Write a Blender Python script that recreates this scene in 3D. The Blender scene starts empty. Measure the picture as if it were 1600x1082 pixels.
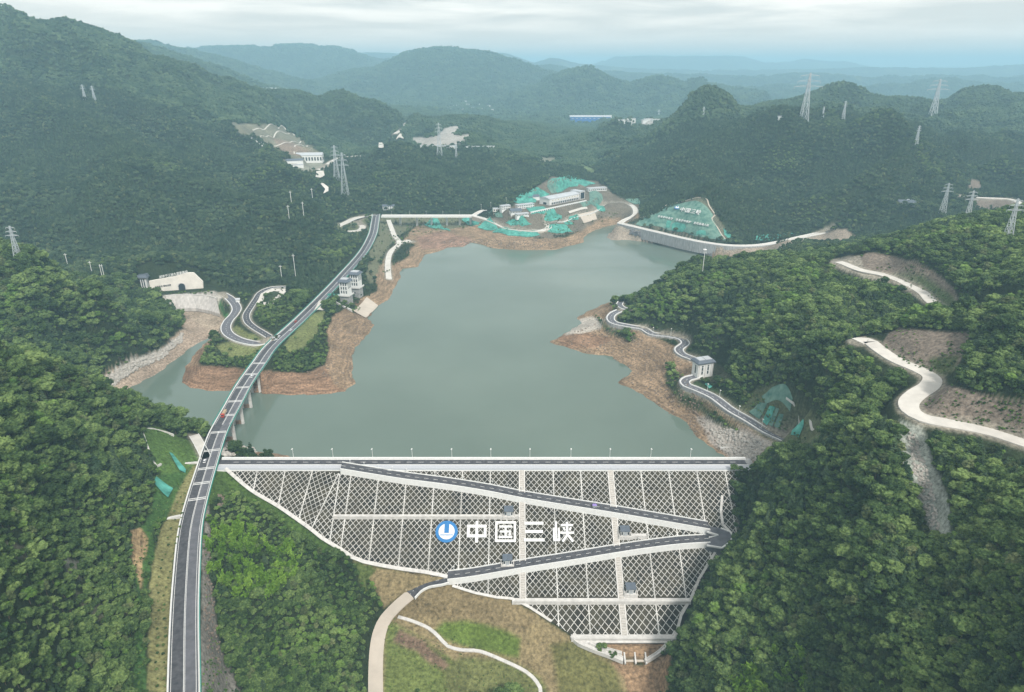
import bpy, bmesh, math, random
import numpy as np
from mathutils import Vector, Matrix, noise as mnoise
random.seed(7); rng = np.random.default_rng(11)
S = bpy.context.scene
COL = S.collection
# ---------------------------------------------------------------- camera, sky, sun, exposure
CAMZ = 291.0; F = 1067.0; PIT = math.radians(22.45)
cam = bpy.data.objects.new("camera", bpy.data.cameras.new("camera")); COL.objects.link(cam)
cam.location = (0, 0, CAMZ); cam.rotation_euler = (math.radians(90) - PIT, 0, 0)
cam.data.sensor_width = 36; cam.data.lens = 36 * F / 1600; cam.data.clip_start = 1; cam.data.clip_end = 80000
S.camera = cam
S.view_settings.view_transform = 'Standard'; S.view_settings.look = 'None'
S.view_settings.exposure = 0.80; S.view_settings.gamma = 1; S.view_settings.use_curve_mapping = False
S.cycles.volume_bounces = 1; S.cycles.max_bounces = 5; S.cycles.diffuse_bounces = 2; S.cycles.glossy_bounces = 2
S.cycles.transparent_max_bounces = 8; S.cycles.use_denoising = True
SUN_EL, SUN_AZ = math.radians(47), math.radians(152)
W = bpy.data.worlds.new("World"); S.world = W; W.use_nodes = True
def build_world():
    nt = W.node_tree; nt.nodes.clear(); N = nt.nodes.new; L = nt.links.new
    out = N('ShaderNodeOutputWorld'); bg = N('ShaderNodeBackground')
    sky = N('ShaderNodeTexSky'); sky.sky_type = 'NISHITA'; sky.sun_disc = False
    sky.sun_elevation = SUN_EL; sky.sun_rotation = SUN_AZ; sky.air_density = 1.2; sky.dust_density = 3.0
    tc = N('ShaderNodeTexCoord'); sep = N('ShaderNodeSeparateXYZ'); L(tc.outputs['Generated'], sep.inputs[0])
    # clouds laid out on a plane overhead: direction / (z + small) gives streaks that flatten to the horizon
    zc = N('ShaderNodeMath'); zc.operation = 'MAXIMUM'; L(sep.outputs['Z'], zc.inputs[0]); zc.inputs[1].default_value = 0.0
    za = N('ShaderNodeMath'); za.operation = 'ADD'; L(zc.outputs[0], za.inputs[0]); za.inputs[1].default_value = 0.045
    dx = N('ShaderNodeMath'); dx.operation = 'DIVIDE'; L(sep.outputs['X'], dx.inputs[0]); L(za.outputs[0], dx.inputs[1])
    dy = N('ShaderNodeMath'); dy.operation = 'DIVIDE'; L(sep.outputs['Y'], dy.inputs[0]); L(za.outputs[0], dy.inputs[1])
    cb = N('ShaderNodeCombineXYZ'); L(dx.outputs[0], cb.inputs[0]); L(dy.outputs[0], cb.inputs[1])
    n1 = N('ShaderNodeTexNoise'); n1.inputs['Scale'].default_value = 0.42; n1.inputs['Detail'].default_value = 7; n1.inputs['Roughness'].default_value = 0.55
    n1.inputs['Distortion'].default_value = 0.35
    L(cb.outputs[0], n1.inputs['Vector'])
    r1 = N('ShaderNodeValToRGB'); r1.color_ramp.elements[0].position = 0.40; r1.color_ramp.elements[1].position = 0.62
    r1.color_ramp.elements[0].color = (4.5, 4.7, 4.65, 1); r1.color_ramp.elements[1].color = (8.6, 8.15, 7.6, 1)
    L(n1.outputs['Fac'], r1.inputs['Fac'])
    # thick even layer near the horizon
    hz = N('ShaderNodeMapRange'); hz.inputs['From Min'].default_value = 0.0; hz.inputs['From Max'].default_value = 0.10
    hz.interpolation_type = 'SMOOTHSTEP'; L(sep.outputs['Z'], hz.inputs['Value'])
    mh = N('ShaderNodeMix'); mh.data_type = 'RGBA'; L(hz.outputs[0], mh.inputs['Factor'])
    mh.inputs['A'].default_value = (6.3, 5.8, 5.2, 1); L(r1.outputs['Color'], mh.inputs['B'])
    mx = N('ShaderNodeMix'); mx.data_type = 'RGBA'; mx.inputs['Factor'].default_value = 0.88
    L(sky.outputs[0], mx.inputs['A']); L(mh.outputs['Result'], mx.inputs['B'])
    L(mx.outputs['Result'], bg.inputs['Color']); bg.inputs['Strength'].default_value = 0.1
    L(bg.outputs[0], out.inputs['Surface'])
build_world()
sun = bpy.data.objects.new("sun", bpy.data.lights.new("sun", 'SUN')); COL.objects.link(sun)
sun.data.energy = 2.2; sun.data.angle = math.radians(10); sun.data.color = (1, .96, .9)
sd = Vector((math.sin(SUN_AZ) * math.cos(SUN_EL), math.cos(SUN_AZ) * math.cos(SUN_EL), math.sin(SUN_EL)))
sun.rotation_euler = sd.to_track_quat('Z', 'Y').to_euler()

# ---------------------------------------------------------------- survey helpers (photo bearing + height or distance -> place)
CP, SP = math.cos(PIT), math.sin(PIT)
def ray(px, py):
    a = (px - 800) / F; b = (541 - py) / F
    return np.array([a, CP + b * SP, -SP + b * CP])
def atz(px, py, z):
    d = ray(px, py); t = (z - CAMZ) / d[2]; return np.array([d[0] * t, d[1] * t, z])
def aty(px, py, Y):
    d = ray(px, py); t = Y / d[1]; return np.array([d[0] * t, Y, CAMZ + d[2] * t])
CRY, CRZ, SL = 421.0, 20.0, 1.5
def onface(px, py):                                # on the dam's sloping face
    d = ray(px, py); t = (CAMZ - CRZ + CRY / SL) / (-d[2] + d[1] / SL); return np.array([d[0] * t, d[1] * t, CAMZ + d[2] * t])
def proj(X, Y, Z):
    Zr = Z - CAMZ; dep = Y * CP - Zr * SP; up = Y * SP + Zr * CP
    return 800 + F * X / dep, 541 - F * up / dep
def inpoly(px, py, poly):
    c = np.zeros(np.shape(px), bool); n = len(poly)
    for i in range(n):
        x1, y1 = poly[i]; x2, y2 = poly[(i + 1) % n]
        m = ((y1 > py) != (y2 > py))
        with np.errstate(divide='ignore', invalid='ignore'):
            c ^= m & (px < (x2 - x1) * (py - y1) / (y2 - y1 + 1e-12) + x1)
    return c
def segdist(X, Y, pts, closed=False):
    """distance to a polyline, and the arc index of the closest spot"""
    best = np.full(np.shape(X), 1e9); bi = np.zeros(np.shape(X))
    n = len(pts)
    for i in range(n if closed else n - 1):
        ax, ay = pts[i][0], pts[i][1]; bx, by = pts[(i + 1) % n][0], pts[(i + 1) % n][1]
        dx, dy = bx - ax, by - ay; l2 = dx * dx + dy * dy + 1e-9
        t = np.clip(((X - ax) * dx + (Y - ay) * dy) / l2, 0, 1)
        d = np.hypot(X - ax - t * dx, Y - ay - t * dy); m = d < best
        best = np.where(m, d, best); bi = np.where(m, i + t, bi)
    return best, bi
def smooth(e0, e1, x):
    t = np.clip((x - e0) / (e1 - e0), 0, 1); return t * t * (3 - 2 * t)
_perm = np.random.default_rng(3).random(65536)
def vnoise(x, y):
    xi = np.floor(x).astype(np.int64); yi = np.floor(y).astype(np.int64); fx = x - xi; fy = y - yi
    fx = fx * fx * fx * (fx * (fx * 6 - 15) + 10); fy = fy * fy * fy * (fy * (fy * 6 - 15) + 10)
    h = lambda a, b: _perm[((a * 7919) ^ (b * 104729)) & 65535]
    return ((h(xi, yi) * (1 - fx) + h(xi + 1, yi) * fx) * (1 - fy) + (h(xi, yi + 1) * (1 - fx) + h(xi + 1, yi + 1) * fx) * fy) * 2 - 1
def fbm(x, y, o=4):
    s = 0; a = 1; f = 1; n = 0
    for k in range(o):
        s = s + a * vnoise(x * f + 17.3 * k, y * f - 9.1 * k); n += a; a *= .5; f *= 2.03
    return s / n
def catmull(P, step=4.0):
    P = [np.array(p, float) for p in P]
    if len(P) < 3:
        n = max(2, int(np.linalg.norm(P[1] - P[0]) / step)); return [P[0] + (P[1] - P[0]) * i / n for i in range(n + 1)]
    Q = [2 * P[0] - P[1]] + P + [2 * P[-1] - P[-2]]; out = []
    for i in range(1, len(Q) - 2):
        a, b, c, d = Q[i - 1:i + 3]
        n = max(1, int(np.linalg.norm(c - b) / step))
        for k in range(n):
            t = k / n
            out.append(.5 * (2 * b + (c - a) * t + (2 * a - 5 * b + 4 * c - d) * t * t + (-a + 3 * b - 3 * c + d) * t ** 3))
    out.append(P[-1]); return out
Z = lambda s, z=None: [atz(*(list(map(float, q.split(','))) + ([] if z is None else [z]))) for q in s.split()]

# ---------------------------------------------------------------- the lake's outline, at water level
LAKE_PX = [(455,716),(440,711),(400,706),(375,700),(362,692),(352,682),(322,674),(298,668),(262,664),(225,650),(190,632),(176,617),(215,601),(250,581),(290,549),(317,533),
 (331,526),(322,536),(306,551),(290,576),(284,598),(300,607),(340,611),(380,609),(420,616),(480,618),(540,612),(556,600),(549,582),(550,560),(554,543),
 (570,530),(586,508),(574,499),(590,479),(607,468),(616,451),(626,434),(627,420),(652,418),(664,398),(683,394),(700,387),(724,386),(735,379),(750,382),
 (769,388),(812,391),(861,391),(871,390),(887,385),(912,379),(912,370),(925,362),(944,355),(966,350),(959,359),(948,370),(953,375),(990,376),(1040,382),
 (1090,394),(1112,402),(1150,413),(1170,428),(1120,444),(1040,462),(985,468),(950,473),(902,496),(909,506),(858,535),(917,553),(958,558),(988,580),(965,598),
 (1005,617),(1038,641),(1068,657),(1087,682),(1115,701),(1136,716)]
LAKE = [atz(x, y, 0)[:2] for x, y in LAKE_PX] + [np.array([172., 452]), np.array([176., 437.2]), np.array([-150., 437.2]), np.array([-152., 450])]
# small irregularities along the shore
def rough_closed(P, step=5., amp=1.6):
    out = []
    n = len(P)
    for i in range(n):
        a = P[i]; b = P[(i + 1) % n]; L_ = np.hypot(*(b - a)); m = max(1, int(L_ / step))
        for k in range(m):
            p = a + (b - a) * k / m
            if k: p = p + amp * np.array([float(vnoise(np.array(p[0] * .12), np.array(p[1] * .12))), float(vnoise(np.array(p[0] * .12 + 50), np.array(p[1] * .12)))]) * 1.5
            out.append(p)
    return out
LAKE2 = rough_closed(LAKE)
LAKE2[-3:]
# ---------------------------------------------------------------- roads: centre lines with heights
HWY = Z("286,1110 287,1082 288,977 291,903 297,829 308,780 321,736 333,698 343,672 362,637 382,601 405,568 426,540 470,499 506,463 537,430 568,394 582,367 586,348 588,335", 22)
R_PORT = Z("418,535 400,537 375,532 358,523 353,513 357,502 366,492 370,483 366,474 358,466 348,460", 21)
R_LOOP = Z("420,526 410,520 397,512 387,503 385,492 392,480 400,468 408,457 425,450 450,449", 24)
R_EAST = Z("984,484 974,482 968,477 970,472", 21) ; R_EAST2 = Z("968,486 958,491 954,498 960,505 983,510 1005,514 1019,522 1043,525 1063,529 1071,537 1061,546 1066,554 1080,560 1092,566 1096,578 1090,588 1076,592 1070,597 1074,603 1087,608 1115,621 1142,641 1170,657 1197,674 1225,687 1241,694", 21)
R_MT1 = Z("1310,409 1322,413 1345,422 1375,428 1395,434 1420,445 1443,458 1455,471 1475,485 1490,492", 105)
R_MT2 = Z("1340,533 1356,532 1371,543 1388,555 1406,565 1437,578 1456,590 1452,603 1432,616 1420,629 1424,642 1443,653 1470,659 1500,664 1547,674 1600,691 1640,704", 105)
R_SLOGAN = Z("968,349 985,353 1010,359 1040,366 1070,373 1100,379 1140,384 1180,384 1215,379 1250,371 1285,364 1316,360", 21)
R_PEN = [atz(*q) for q in [(741,336,24),(752,330,27),(762,328,30)]]
R_PEN2 = [atz(*q) for q in [(741,338,24),(765,345,24),(780,352,22),(792,357,21),(815,360,20),(845,361,20),(858,355,20),(852,348,22),(880,346,23),(895,340,25),(925,332,25),(937,325,26),(945,320,26),(975,318,26),(990,324,24),(992,336,22),(975,345,21),(968,350,21)]]
R_TJ = [atz(*q) for q in [(588,336,22),(570,338,22),(553,342,22),(540,348,20),(528,354,17),(532,361,14),(545,362,13),(562,360,12),(567,354,12),(560,350,12)]]
R_PAD = [atz(*q) for q in [(607,344,22),(611,355,21),(616,368,18),(624,380,14),(612,392,13),(607,403,11),(606,420,7),(608,437,3)]]
R_PADB = [atz(*q) for q in [(624,380,14),(634,377,13),(642,377,12)]]
R_LEFTUP = Z("303,680 309,690 317,705 322,716", 22)
_e = onface(690, 899)
R_TOE = [onface(700, 903), onface(690, 906), atz(668, 910, -24.2), atz(652, 918, -26), atz(641, 929, -28.4), atz(620, 947, -32), atz(603, 966, -36), atz(594, 985, -39), atz(589, 1010, -42), atz(587, 1045, -45), atz(587, 1100, -48)]
R_WHITEPATH = [atz(*q) for q in [(622,964,-37),(645,971,-38.5),(670,982,-40),(685,995,-41),(700,1010,-43),(722,1016,-44),(750,1018,-45),(790,1034,-48),(822,1050,-50),(838,1065,-51),(844,1075,-52),(845,1095,-53)]]
R_FARA = [atz(*q) for q in [(486,270,78),(505,262,79),(520,252,80),(537,246,80),(575,243,80)]]
R_FARB = [atz(*q) for q in [(618,209,98),(632,200,101),(636,192,103),(655,187,106)]]
R_Q = [atz(*q) for q in [(1497,292,79),(1512,296,79)]]
R_Q2 = [atz(*q) for q in [(1503,306,73),(1525,309,73),(1570,311,73),(1585,314,73),(1600,320,72),(1625,326,72)]]
ROADS = [  # name, pts, half width, side blend
 ('HWY', HWY, 7, 9, None), ('PORT', R_PORT, 6, 8, None), ('LOOP', R_LOOP, 5, 8, None), ('EAST', R_EAST, 5, 8, None), ('EAST2', R_EAST2, 5.5, 7, None),
 ('MT1', R_MT1, 6, 9, None), ('MT2', R_MT2, 6.5, 8, None), ('SLOG', R_SLOGAN, 7, 7, None), ('PEN2', R_PEN2, 6, 8, None), ('TJ', R_TJ, 7, 9, None),
 ('PAD', R_PAD, 5, 8, None), ('PADB', R_PADB, 8, 8, None), ('LUP', R_LEFTUP, 4, 6, None), ('TOE', R_TOE, 6, 12, None), ('WP', R_WHITEPATH, 3, 10, None),
 ('FA', R_FARA, 9, 15, None), ('FB', R_FARB, 9, 15, None), ('Q2', R_Q2, 9, 14, None)]

# ---------------------------------------------------------------- terrain control points
CPTS = []
def cz(s, z=None):
    for q in s.split():
        v = list(map(float, q.split(',')))
        CPTS.append(atz(v[0], v[1], v[2] if len(v) > 2 else z))
def cy(s):
    for q in s.split():
        v = list(map(float, q.split(','))); CPTS.append(aty(*v))
def cw(*pts):
    for p in pts: CPTS.append(np.array(p, float))
for i, p in enumerate(LAKE): CPTS.append(np.array([p[0], p[1], 0.]))
cw((0, 470, -12), (-60, 600, -15), (60, 560, -15), (0, 800, -15), (60, 1000, -12), (-50, 1000, -12), (-330, 570, -8))
for nm, R, *_ in ROADS:
    if nm == 'HWY':
        for i, p in enumerate(R):
            if 8 <= i <= 10: continue
            CPTS.append(p)
    else:
        CPTS.extend(R[::2])
# dam outline
FACE_PX = [(353,733),(392,766),(434,791),(466,813),(487,828),(503,841),(539,863),(550,871),(568,878),(618,888),(668,895),(700,902),(707,916),(742,927),(776,934),(801,936),(827,949),
 (861,971),(894,993),(915,1003),(1052,1003),(1064,960),(1085,930),(1105,890),(1135,858),(1152,840),(1150,800),(1147,765),(1150,733)]
for x, y in FACE_PX: CPTS.append(onface(x, y) - np.array([0, 0, .5]))
# left of the dam, between highway and valley
cz("330,745,21 345,765,18 325,800,17 330,850,12 380,800,8 330,930,5 325,1000,2 330,1082,-2 420,850,-2 470,860,-10 530,890,-22 400,950,-14 480,950,-25 560,920,-27 400,1050,-22 500,1030,-34 560,1000,-37 570,1060,-43 440,1110,-32 560,1110,-48")
# valley floor below the dam
cz("620,905,-26 640,1082,-50 700,960,-38 760,1000,-45 720,1060,-50 800,960,-43 850,1020,-50 900,1060,-53 800,1082,-54 920,1040,-52 970,1040,-54 1000,1045,-55 990,1082,-60 1035,1060,-54 1030,1110,-60 900,1110,-60 700,1130,-60")
# right foreground hill
cz("1060,1000,-25 1090,940,-14 1120,890,-4 1150,850,4 1160,800,14 1165,760,22 1180,724,30 1200,800,32 1220,860,34 1180,920,14 1130,980,-4 1100,1060,-22 1080,1100,-40 1200,1000,12 1300,950,44 1250,1082,14 1350,1060,42 1300,850,58 1300,760,66 1260,720,56 1240,740,50 1360,900,72 1380,1000,66 1480,1082,72")
cz("1340,655,86 1300,690,76 1380,690,96 1400,640,97 1320,620,80 1400,760,88 1430,700,90 1440,780,80 1450,840,72 1410,800,78 1480,780,92 1500,720,100 1460,690,101 1560,740,104 1600,800,108 1540,850,96 1600,900,106 1480,900,80 1420,950,72 1540,980,90 1600,1000,100 1600,1082,92 1540,1082,80 1660,900,118 1700,1082,120 1700,750,118")
# headland hill
cz("1000,470,27 1040,440,45 1075,415,56 1100,412,58 1160,407,70 1220,410,78 1270,411,84 1310,410,90 1040,490,38 1100,470,58 1150,480,70 1100,510,42 1200,470,84 1250,500,90 1300,480,98 1200,540,70 1150,560,42 1280,560,86 1340,590,96 1120,580,26 1160,610,34 1200,630,42 1240,650,46 1270,668,50 1180,645,24 1240,610,60 1290,640,72 1350,500,92 1360,460,92 1400,505,97 1330,440,94 1270,440,95 1120,600,24 1290,600,80 1260,690,40 1200,710,24 1330,535,99 1380,600,94")
cw((300, 960, 35), (380, 900, 60), (240, 1000, 10), (260, 940, 28), (420, 1000, 45), (330, 1060, 15))
# shore strip east
cz("930,510,6 960,525,8 1000,545,12 1040,560,14 1050,540,18 1030,590,10 1060,620,13 1100,650,12 1140,680,12 1160,690,14 1180,705,15 930,480,6 945,500,10 975,495,20")
# far right, above the mountain roads
cz("1400,410,128 1450,430,128 1500,460,128 1480,440,130 1360,395,112 1550,470,138 1600,500,140 1500,520,124 1550,560,126 1520,540,122 1400,515,112 1450,515,120 1500,600,118 1560,620,122 1600,640,122 1480,620,113 1600,570,132 1550,520,132 1600,440,144 1700,500,150 1700,640,138 1520,400,136 1600,390,145 1440,390,130")
cy("1380,384,740 1420,370,760 1470,355,790 1530,346,800 1600,334,800 1700,330,820 1340,392,745")
cw((480, 900, 60), (600, 930, 65), (720, 950, 80), (560, 1040, 45), (700, 1080, 55), (860, 1000, 90))
# right middle: the long hill behind the slogan slope
cz("1030,352,30 1060,338,45 1095,312,74 1120,340,50 1145,378,23")
cy("1200,350,1190 1140,300,1290 1200,300,1320 1200,250,1440 1105,157,1900 1070,180,1850 1040,209,1820 1000,227,1800 970,246,1750 940,270,1650 1050,235,1650 1000,275,1500 1020,320,1330 990,330,1300 960,310,1400 1150,185,1800 1200,190,1620 1255,187,1500 1310,190,1480 1360,200,1450 1420,215,1430 1460,235,1400 1500,262,1330 1300,250,1380 1300,310,1230 1250,350,1190 1330,340,1150 1400,300,1200 1400,350,1110 1350,375,1080 1450,330,1130 1500,330,1150 1550,340,1150 1600,345,1130 1480,300,1220 1560,290,1330 1600,270,1400 1540,260,1450 1600,300,1300 1440,345,1120 1250,395,1080 1200,390,1100 1160,392,1110 1300,385,1070")
cw((460, 1230, 55), (300, 1075, 8), (360, 1060, 25), (430, 1050, 40))
# behind that hill
cy("1240,165,2300 1280,150,2300 1320,143,2300 1370,158,2300 1410,175,2200 1470,172,2300 1535,142,2400 1600,165,2400 1650,160,2400 1330,175,2000 1400,200,1750 1500,210,1800 1560,220,1750 1600,225,1800 1450,200,1850")
cw((700, 2050, 140), (300, 2150, 110), (1000, 2050, 140), (600, 1760, 140), (950, 1700, 125), (200, 2100, 100), (500, 2700, 80), (1500, 2900, 110), (1900, 1800, 150))
# peninsula with the works buildings
cz("720,352,12 750,345,22 775,342,30 800,334,44 850,325,47 900,310,50 940,303,52 800,350,27 850,348,28 900,335,32 880,330,40 920,322,40 760,360,12 800,372,12 850,375,11 890,370,10 920,345,20 950,345,8 780,325,44 830,315,48 870,278,72 900,275,76 930,290,64 830,302,60 790,318,50 745,337,28 970,330,22 1000,318,24")
# hill behind the far bridge
cz("620,362,5 650,360,2 690,360,2 700,372,3 640,400,5 660,385,5 612,350,12")
cw((-215, 1296, 6), (-185, 1296, 2), (-150, 1296, 1.5), (-115, 1296, 2), (-90, 1296, 8), (-190, 1325, 6), (-150, 1325, 4), (-110, 1325, 6), (-150, 1262, 1.5), (-180, 1262, 2), (-120, 1262, 2), (-160, 1350, 14), (-110, 1350, 16), (-200, 1345, 16))
cy("700,300,1430 650,300,1420 600,310,1400 640,238,1750 590,250,1700 700,232,1760 750,238,1740 800,248,1700 840,255,1680 900,290,1550 860,275,1600 700,265,1600 620,280,1500 800,290,1480 760,315,1400 940,300,1500 560,260,1650")
# valleys behind
cz("560,243,80 530,246,80 480,262,78 700,215,108 740,210,112 660,222,105 640,215,102 780,230,100 900,250,60 930,262,60 820,250,80")
cy("600,232,1950 650,224,2050 700,218,2080 750,230,2000 850,240,1950 920,230,2000 960,225,2050 1000,195,2300 940,190,2700 890,192,2700 980,192,2700 1040,190,2650 850,215,2300 800,190,2400 740,185,2350 700,195,2300 600,215,2200 560,225,2100 760,160,2900 700,170,2900 700,150,3000 770,134,3100 830,150,3100 660,170,2800 880,170,2900")
# big mountain on the left
cy("0,384,1000 0,300,1180 0,200,1420 0,100,1680 0,24,1950 43,40,1950 100,56,1960 133,69,1980 186,77,2000 246,90,2030 283,98,2050 320,114,2080 353,131,2100 400,140,2150 450,150,2200 500,155,2250 550,158,2300 600,165,2350 640,180,2400 100,300,1180 100,200,1450 100,120,1750 100,400,950 200,400,960 200,300,1180 200,200,1500 200,130,1800 280,400,980 300,300,1250 300,200,1650 300,150,1900 350,400,960 350,350,1080 360,240,1500 360,200,1700 400,300,1300 380,260,1450 400,400,960 450,400,980 450,350,1100 450,300,1300 420,255,1520 440,240,1700 480,290,1400 500,330,1230 510,350,1150 520,300,1450 480,215,1950 400,180,1950 360,170,1950 560,300,1500 550,320,1380 430,200,2000 500,195,2150 540,190,2200 540,240,1800 500,370,1080 540,375,1060 530,400,980 500,430,900 470,430,900")
cy("-150,384,1000 -150,250,1250 -150,100,1600 -150,10,1800 -350,200,1500 -350,0,1900")
cw((-1300, 2600, 260), (-900, 2600, 200), (-600, 2700, 150), (-300, 2900, 130), (-2200, 2500, 420), (-2000, 3000, 300))
# portal, river upstream, second hill on the left
cz("215,480,22 250,468,22 300,462,22 340,462,22 300,488,6 320,500,2 335,485,12 345,500,16 350,515,16 270,478,14 285,505,3 200,470,26 330,425,34 280,415,50 230,418,52 360,430,30 400,430,32 430,470,24 450,455,25 470,470,23 400,495,23 440,500,22 380,550,16 350,560,12 310,570,10 420,580,9 480,585,8 505,560,10 515,520,10 530,490,10 480,520,21 460,545,20 500,500,21 400,560,15 390,585,8 330,585,8 560,470,8 575,440,13 600,400,16 590,420,14 560,430,20 640,410,5 620,440,3 545,480,16 555,485,3 335,545,16")
cz("0,390,120 0,420,108 0,480,82 0,540,58 60,405,114 60,450,98 60,540,55 100,580,30 130,442,100 130,500,66 140,570,18 180,455,84 180,500,50 200,550,12 230,472,60 240,520,18 265,495,30 280,512,8 -100,390,130 -100,500,80 30,600,28")
cw((-640, 800, 60), (-520, 820, 40), (-760, 780, 80), (-900, 800, 100), (-450, 800, 26), (-560, 700, 90), (-380, 840, 22))
# near left hill and its bank down to the highway
cz("0,562,132 60,575,114 110,592,98 150,612,82 190,630,62 230,645,44 270,660,30 295,670,24 0,640,118 0,720,112 0,820,112 0,900,106 0,1000,100 0,1082,96 60,640,98 60,740,90 60,860,88 60,980,80 60,1082,72 120,640,78 120,740,70 120,860,62 120,980,54 130,1082,46 180,700,52 180,800,44 180,900,38 180,1000,34 200,1082,31 215,740,40 210,860,33 215,960,29 230,680,42 225,720,38 260,700,29 290,700,24 265,740,26 250,780,27 240,850,25 238,930,24 240,1030,24 260,860,23 255,980,23 262,1082,23 285,745,23 225,1110,26 -100,640,140 -100,820,130 -100,1000,120 -100,1082,115 -100,1200,100 140,1200,40")
cw((-430, 470, 40), (-420, 540, 12), (-560, 420, 60), (-700, 480, 110), (-360, 500, 22), (-310, 510, 14))
# behind the camera's lower edge
cw((0, 150, -62), (-60, 120, -40), (80, 150, -30), (160, 60, 60), (-200, 60, 60), (0, 40, -62), (-100, 180, 0), (-75, 150, 15), (-78, 215, 22), (300, 200, 130), (400, 400, 150), (-80, 60, 20), (120, 100, 20))
cw((-1700, 1200, 160), (-1500, 800, 120), (1500, 1200, 120), (1500, 800, 150), (1300, 1500, 130))
CPTS = np.array(CPTS)
def tp(X, Y): return np.stack([2.2 * X / (Y + 150), 1.6 * np.log(Y + 150)], -1)
_s = tp(CPTS[:, 0], CPTS[:, 1])
# drop near-duplicates
keep = []
for i in range(len(_s)):
    if all(np.hypot(*(_s[i] - _s[j])) > .012 for j in keep): keep.append(i)
_s = _s[keep]; _z = CPTS[keep, 2]
def kern(r): return -np.sqrt(r * r + .02 ** 2)
A = kern(np.linalg.norm(_s[:, None] - _s[None], axis=-1)); n = len(_s)
M = np.zeros((n + 3, n + 3)); M[:n, :n] = A + np.eye(n) * .004; Pm = np.c_[np.ones(n), _s]; M[:n, n:] = Pm; M[n:, :n] = Pm.T
sol = np.linalg.solve(M, np.r_[_z, 0, 0, 0])
def rbf(X, Y):
    q = tp(X.ravel(), Y.ravel()); out = np.empty(len(q))
    for i in range(0, len(q), 8000):
        c = q[i:i + 8000]; r = np.sqrt(((c[:, None] - _s[None]) ** 2).sum(-1)); out[i:i + 8000] = kern(r) @ sol[:n] + sol[n] + c @ sol[n + 1:]
    return out.reshape(X.shape)
# far ranges: silhouette rows, each at its own distance
FAR = [
 (3500, 0.15, "-200,-20 -60,0 0,13 30,24 60,37 110,50 160,63 196,68 230,72 250,78 300,95 340,108 380,125 420,140 470,150 530,158 580,168 640,175 700,180 760,195"),
 (5200, 0.12, "100,70 180,72 240,68 290,80 340,92 400,110 460,125 520,140 560,145 600,150"),
 (5600, 0.13, "380,150 440,140 500,128 560,112 600,98 625,90 640,86 660,80 683,77 705,79 720,81 735,83 750,82 775,88 800,96 833,107 860,112 900,122 940,140 990,150"),
 (7500, 0.11, "-100,40 60,60 116,50 135,46 156,45 186,47 205,51 230,51 260,50 285,53 300,56 330,63 363,70 380,68 400,68 430,70 450,74 473,73 500,76 533,80 560,86 600,95 660,100"),
 (4600, 0.10, "800,150 840,140 867,128 890,120 905,117 923,117 940,121 950,127 970,133 986,137 1010,132 1033,127 1050,127 1070,132 1100,130 1130,137 1160,141 1200,150"),
 (6000, 0.08, "1100,150 1160,139 1200,137 1240,138 1300,136 1350,140 1400,135 1450,128 1500,126 1550,131 1600,136 1700,130"),
 (7600, 0.09, "780,112 820,108 840,106 860,105 880,108 900,112 940,115 1000,117 1060,120 1100,118 1180,122 1240,116 1300,118 1360,124 1440,118 1500,122 1600,118 1700,116"),
 (11000, 0.11, "360,85 400,72 423,69 470,72 500,75 533,70 560,76 583,80 610,84 640,82 660,76 683,72 700,74 720,77 750,75 775,80 800,88 833,100 860,93 878,95 893,100 920,103 950,106 1020,110 1100,111 1200,111 1280,110 1360,107 1433,108 1500,108 1550,105 1600,103 1700,100"),
 (15500, 0.09, "900,110 933,100 960,90 986,84 1010,82 1040,83 1083,84 1110,84 1136,81 1155,87 1175,94 1196,100 1220,98 1240,96 1258,92 1276,96 1300,98 1320,97 1343,102 1360,107 1400,112"),
]
def far_height(X, Y, base):
    out = base
    for Yr, wd, s in FAR:
        P = np.array([aty(*map(float, q.split(',')), Yr) for q in s.split()])
        zr = np.interp(X * Yr / np.maximum(Y, 1), P[:, 0], P[:, 2], left=-200, right=-200)
        wob = 1 + .35 * fbm(X / 700 + Yr, Y / 700, 3)
        g = np.exp(-((Y - Yr) / (wd * Yr * wob)) ** 2)
        zz = 20 + (zr - 20) * g
        out = np.maximum(out, zz)
    return out
def terrain_xy(NY=1150, NX=1080):
    ly = np.linspace(math.log(80 + 60), math.log(19000 + 60), NY); Y = np.exp(ly) - 60
    u = np.linspace(-1.12, 1.12, NX)
    YY, UU = np.meshgrid(Y, u, indexing='ij'); return UU * (YY + 150), YY
FACE = [onface(x, y)[:2] for x, y in FACE_PX] + [np.array([180., 437.]), np.array([-222., 437.])]
def height(X, Y):
    near = rbf(X, Y)
    fb = smooth(2300, 3300, Y)
    base = near * (1 - fb) + fb * (40 + 25 * fbm(X / 900, Y / 900, 3))
    z = far_height(X, Y, base)
    return z
# ---------------------------------------------------------------- terrain sheet
TX, TY = terrain_xy()
NY, NX = TX.shape
# coarse solve then bilinear refinement
cx_, cy_ = terrain_xy(240, 260)
Zc = rbf(cx_, cy_)
gi = np.linspace(0, 239, NY); gj = np.linspace(0, 259, NX)
i0 = np.minimum(gi.astype(int), 238); j0 = np.minimum(gj.astype(int), 258); fi = (gi - i0)[:, None]; fj = (gj - j0)[None]
near = (Zc[i0][:, j0] * (1 - fi) * (1 - fj) + Zc[i0 + 1][:, j0] * fi * (1 - fj) + Zc[i0][:, j0 + 1] * (1 - fi) * fj + Zc[i0 + 1][:, j0 + 1] * fi * fj)
fb = smooth(2300, 3300, TY)
z = near * (1 - fb) + fb * (30 + 30 * fbm(TX / 900, TY / 900, 3))
farz = far_height(TX, TY, z)
z = np.where(TY > 2400, farz, z)
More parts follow.
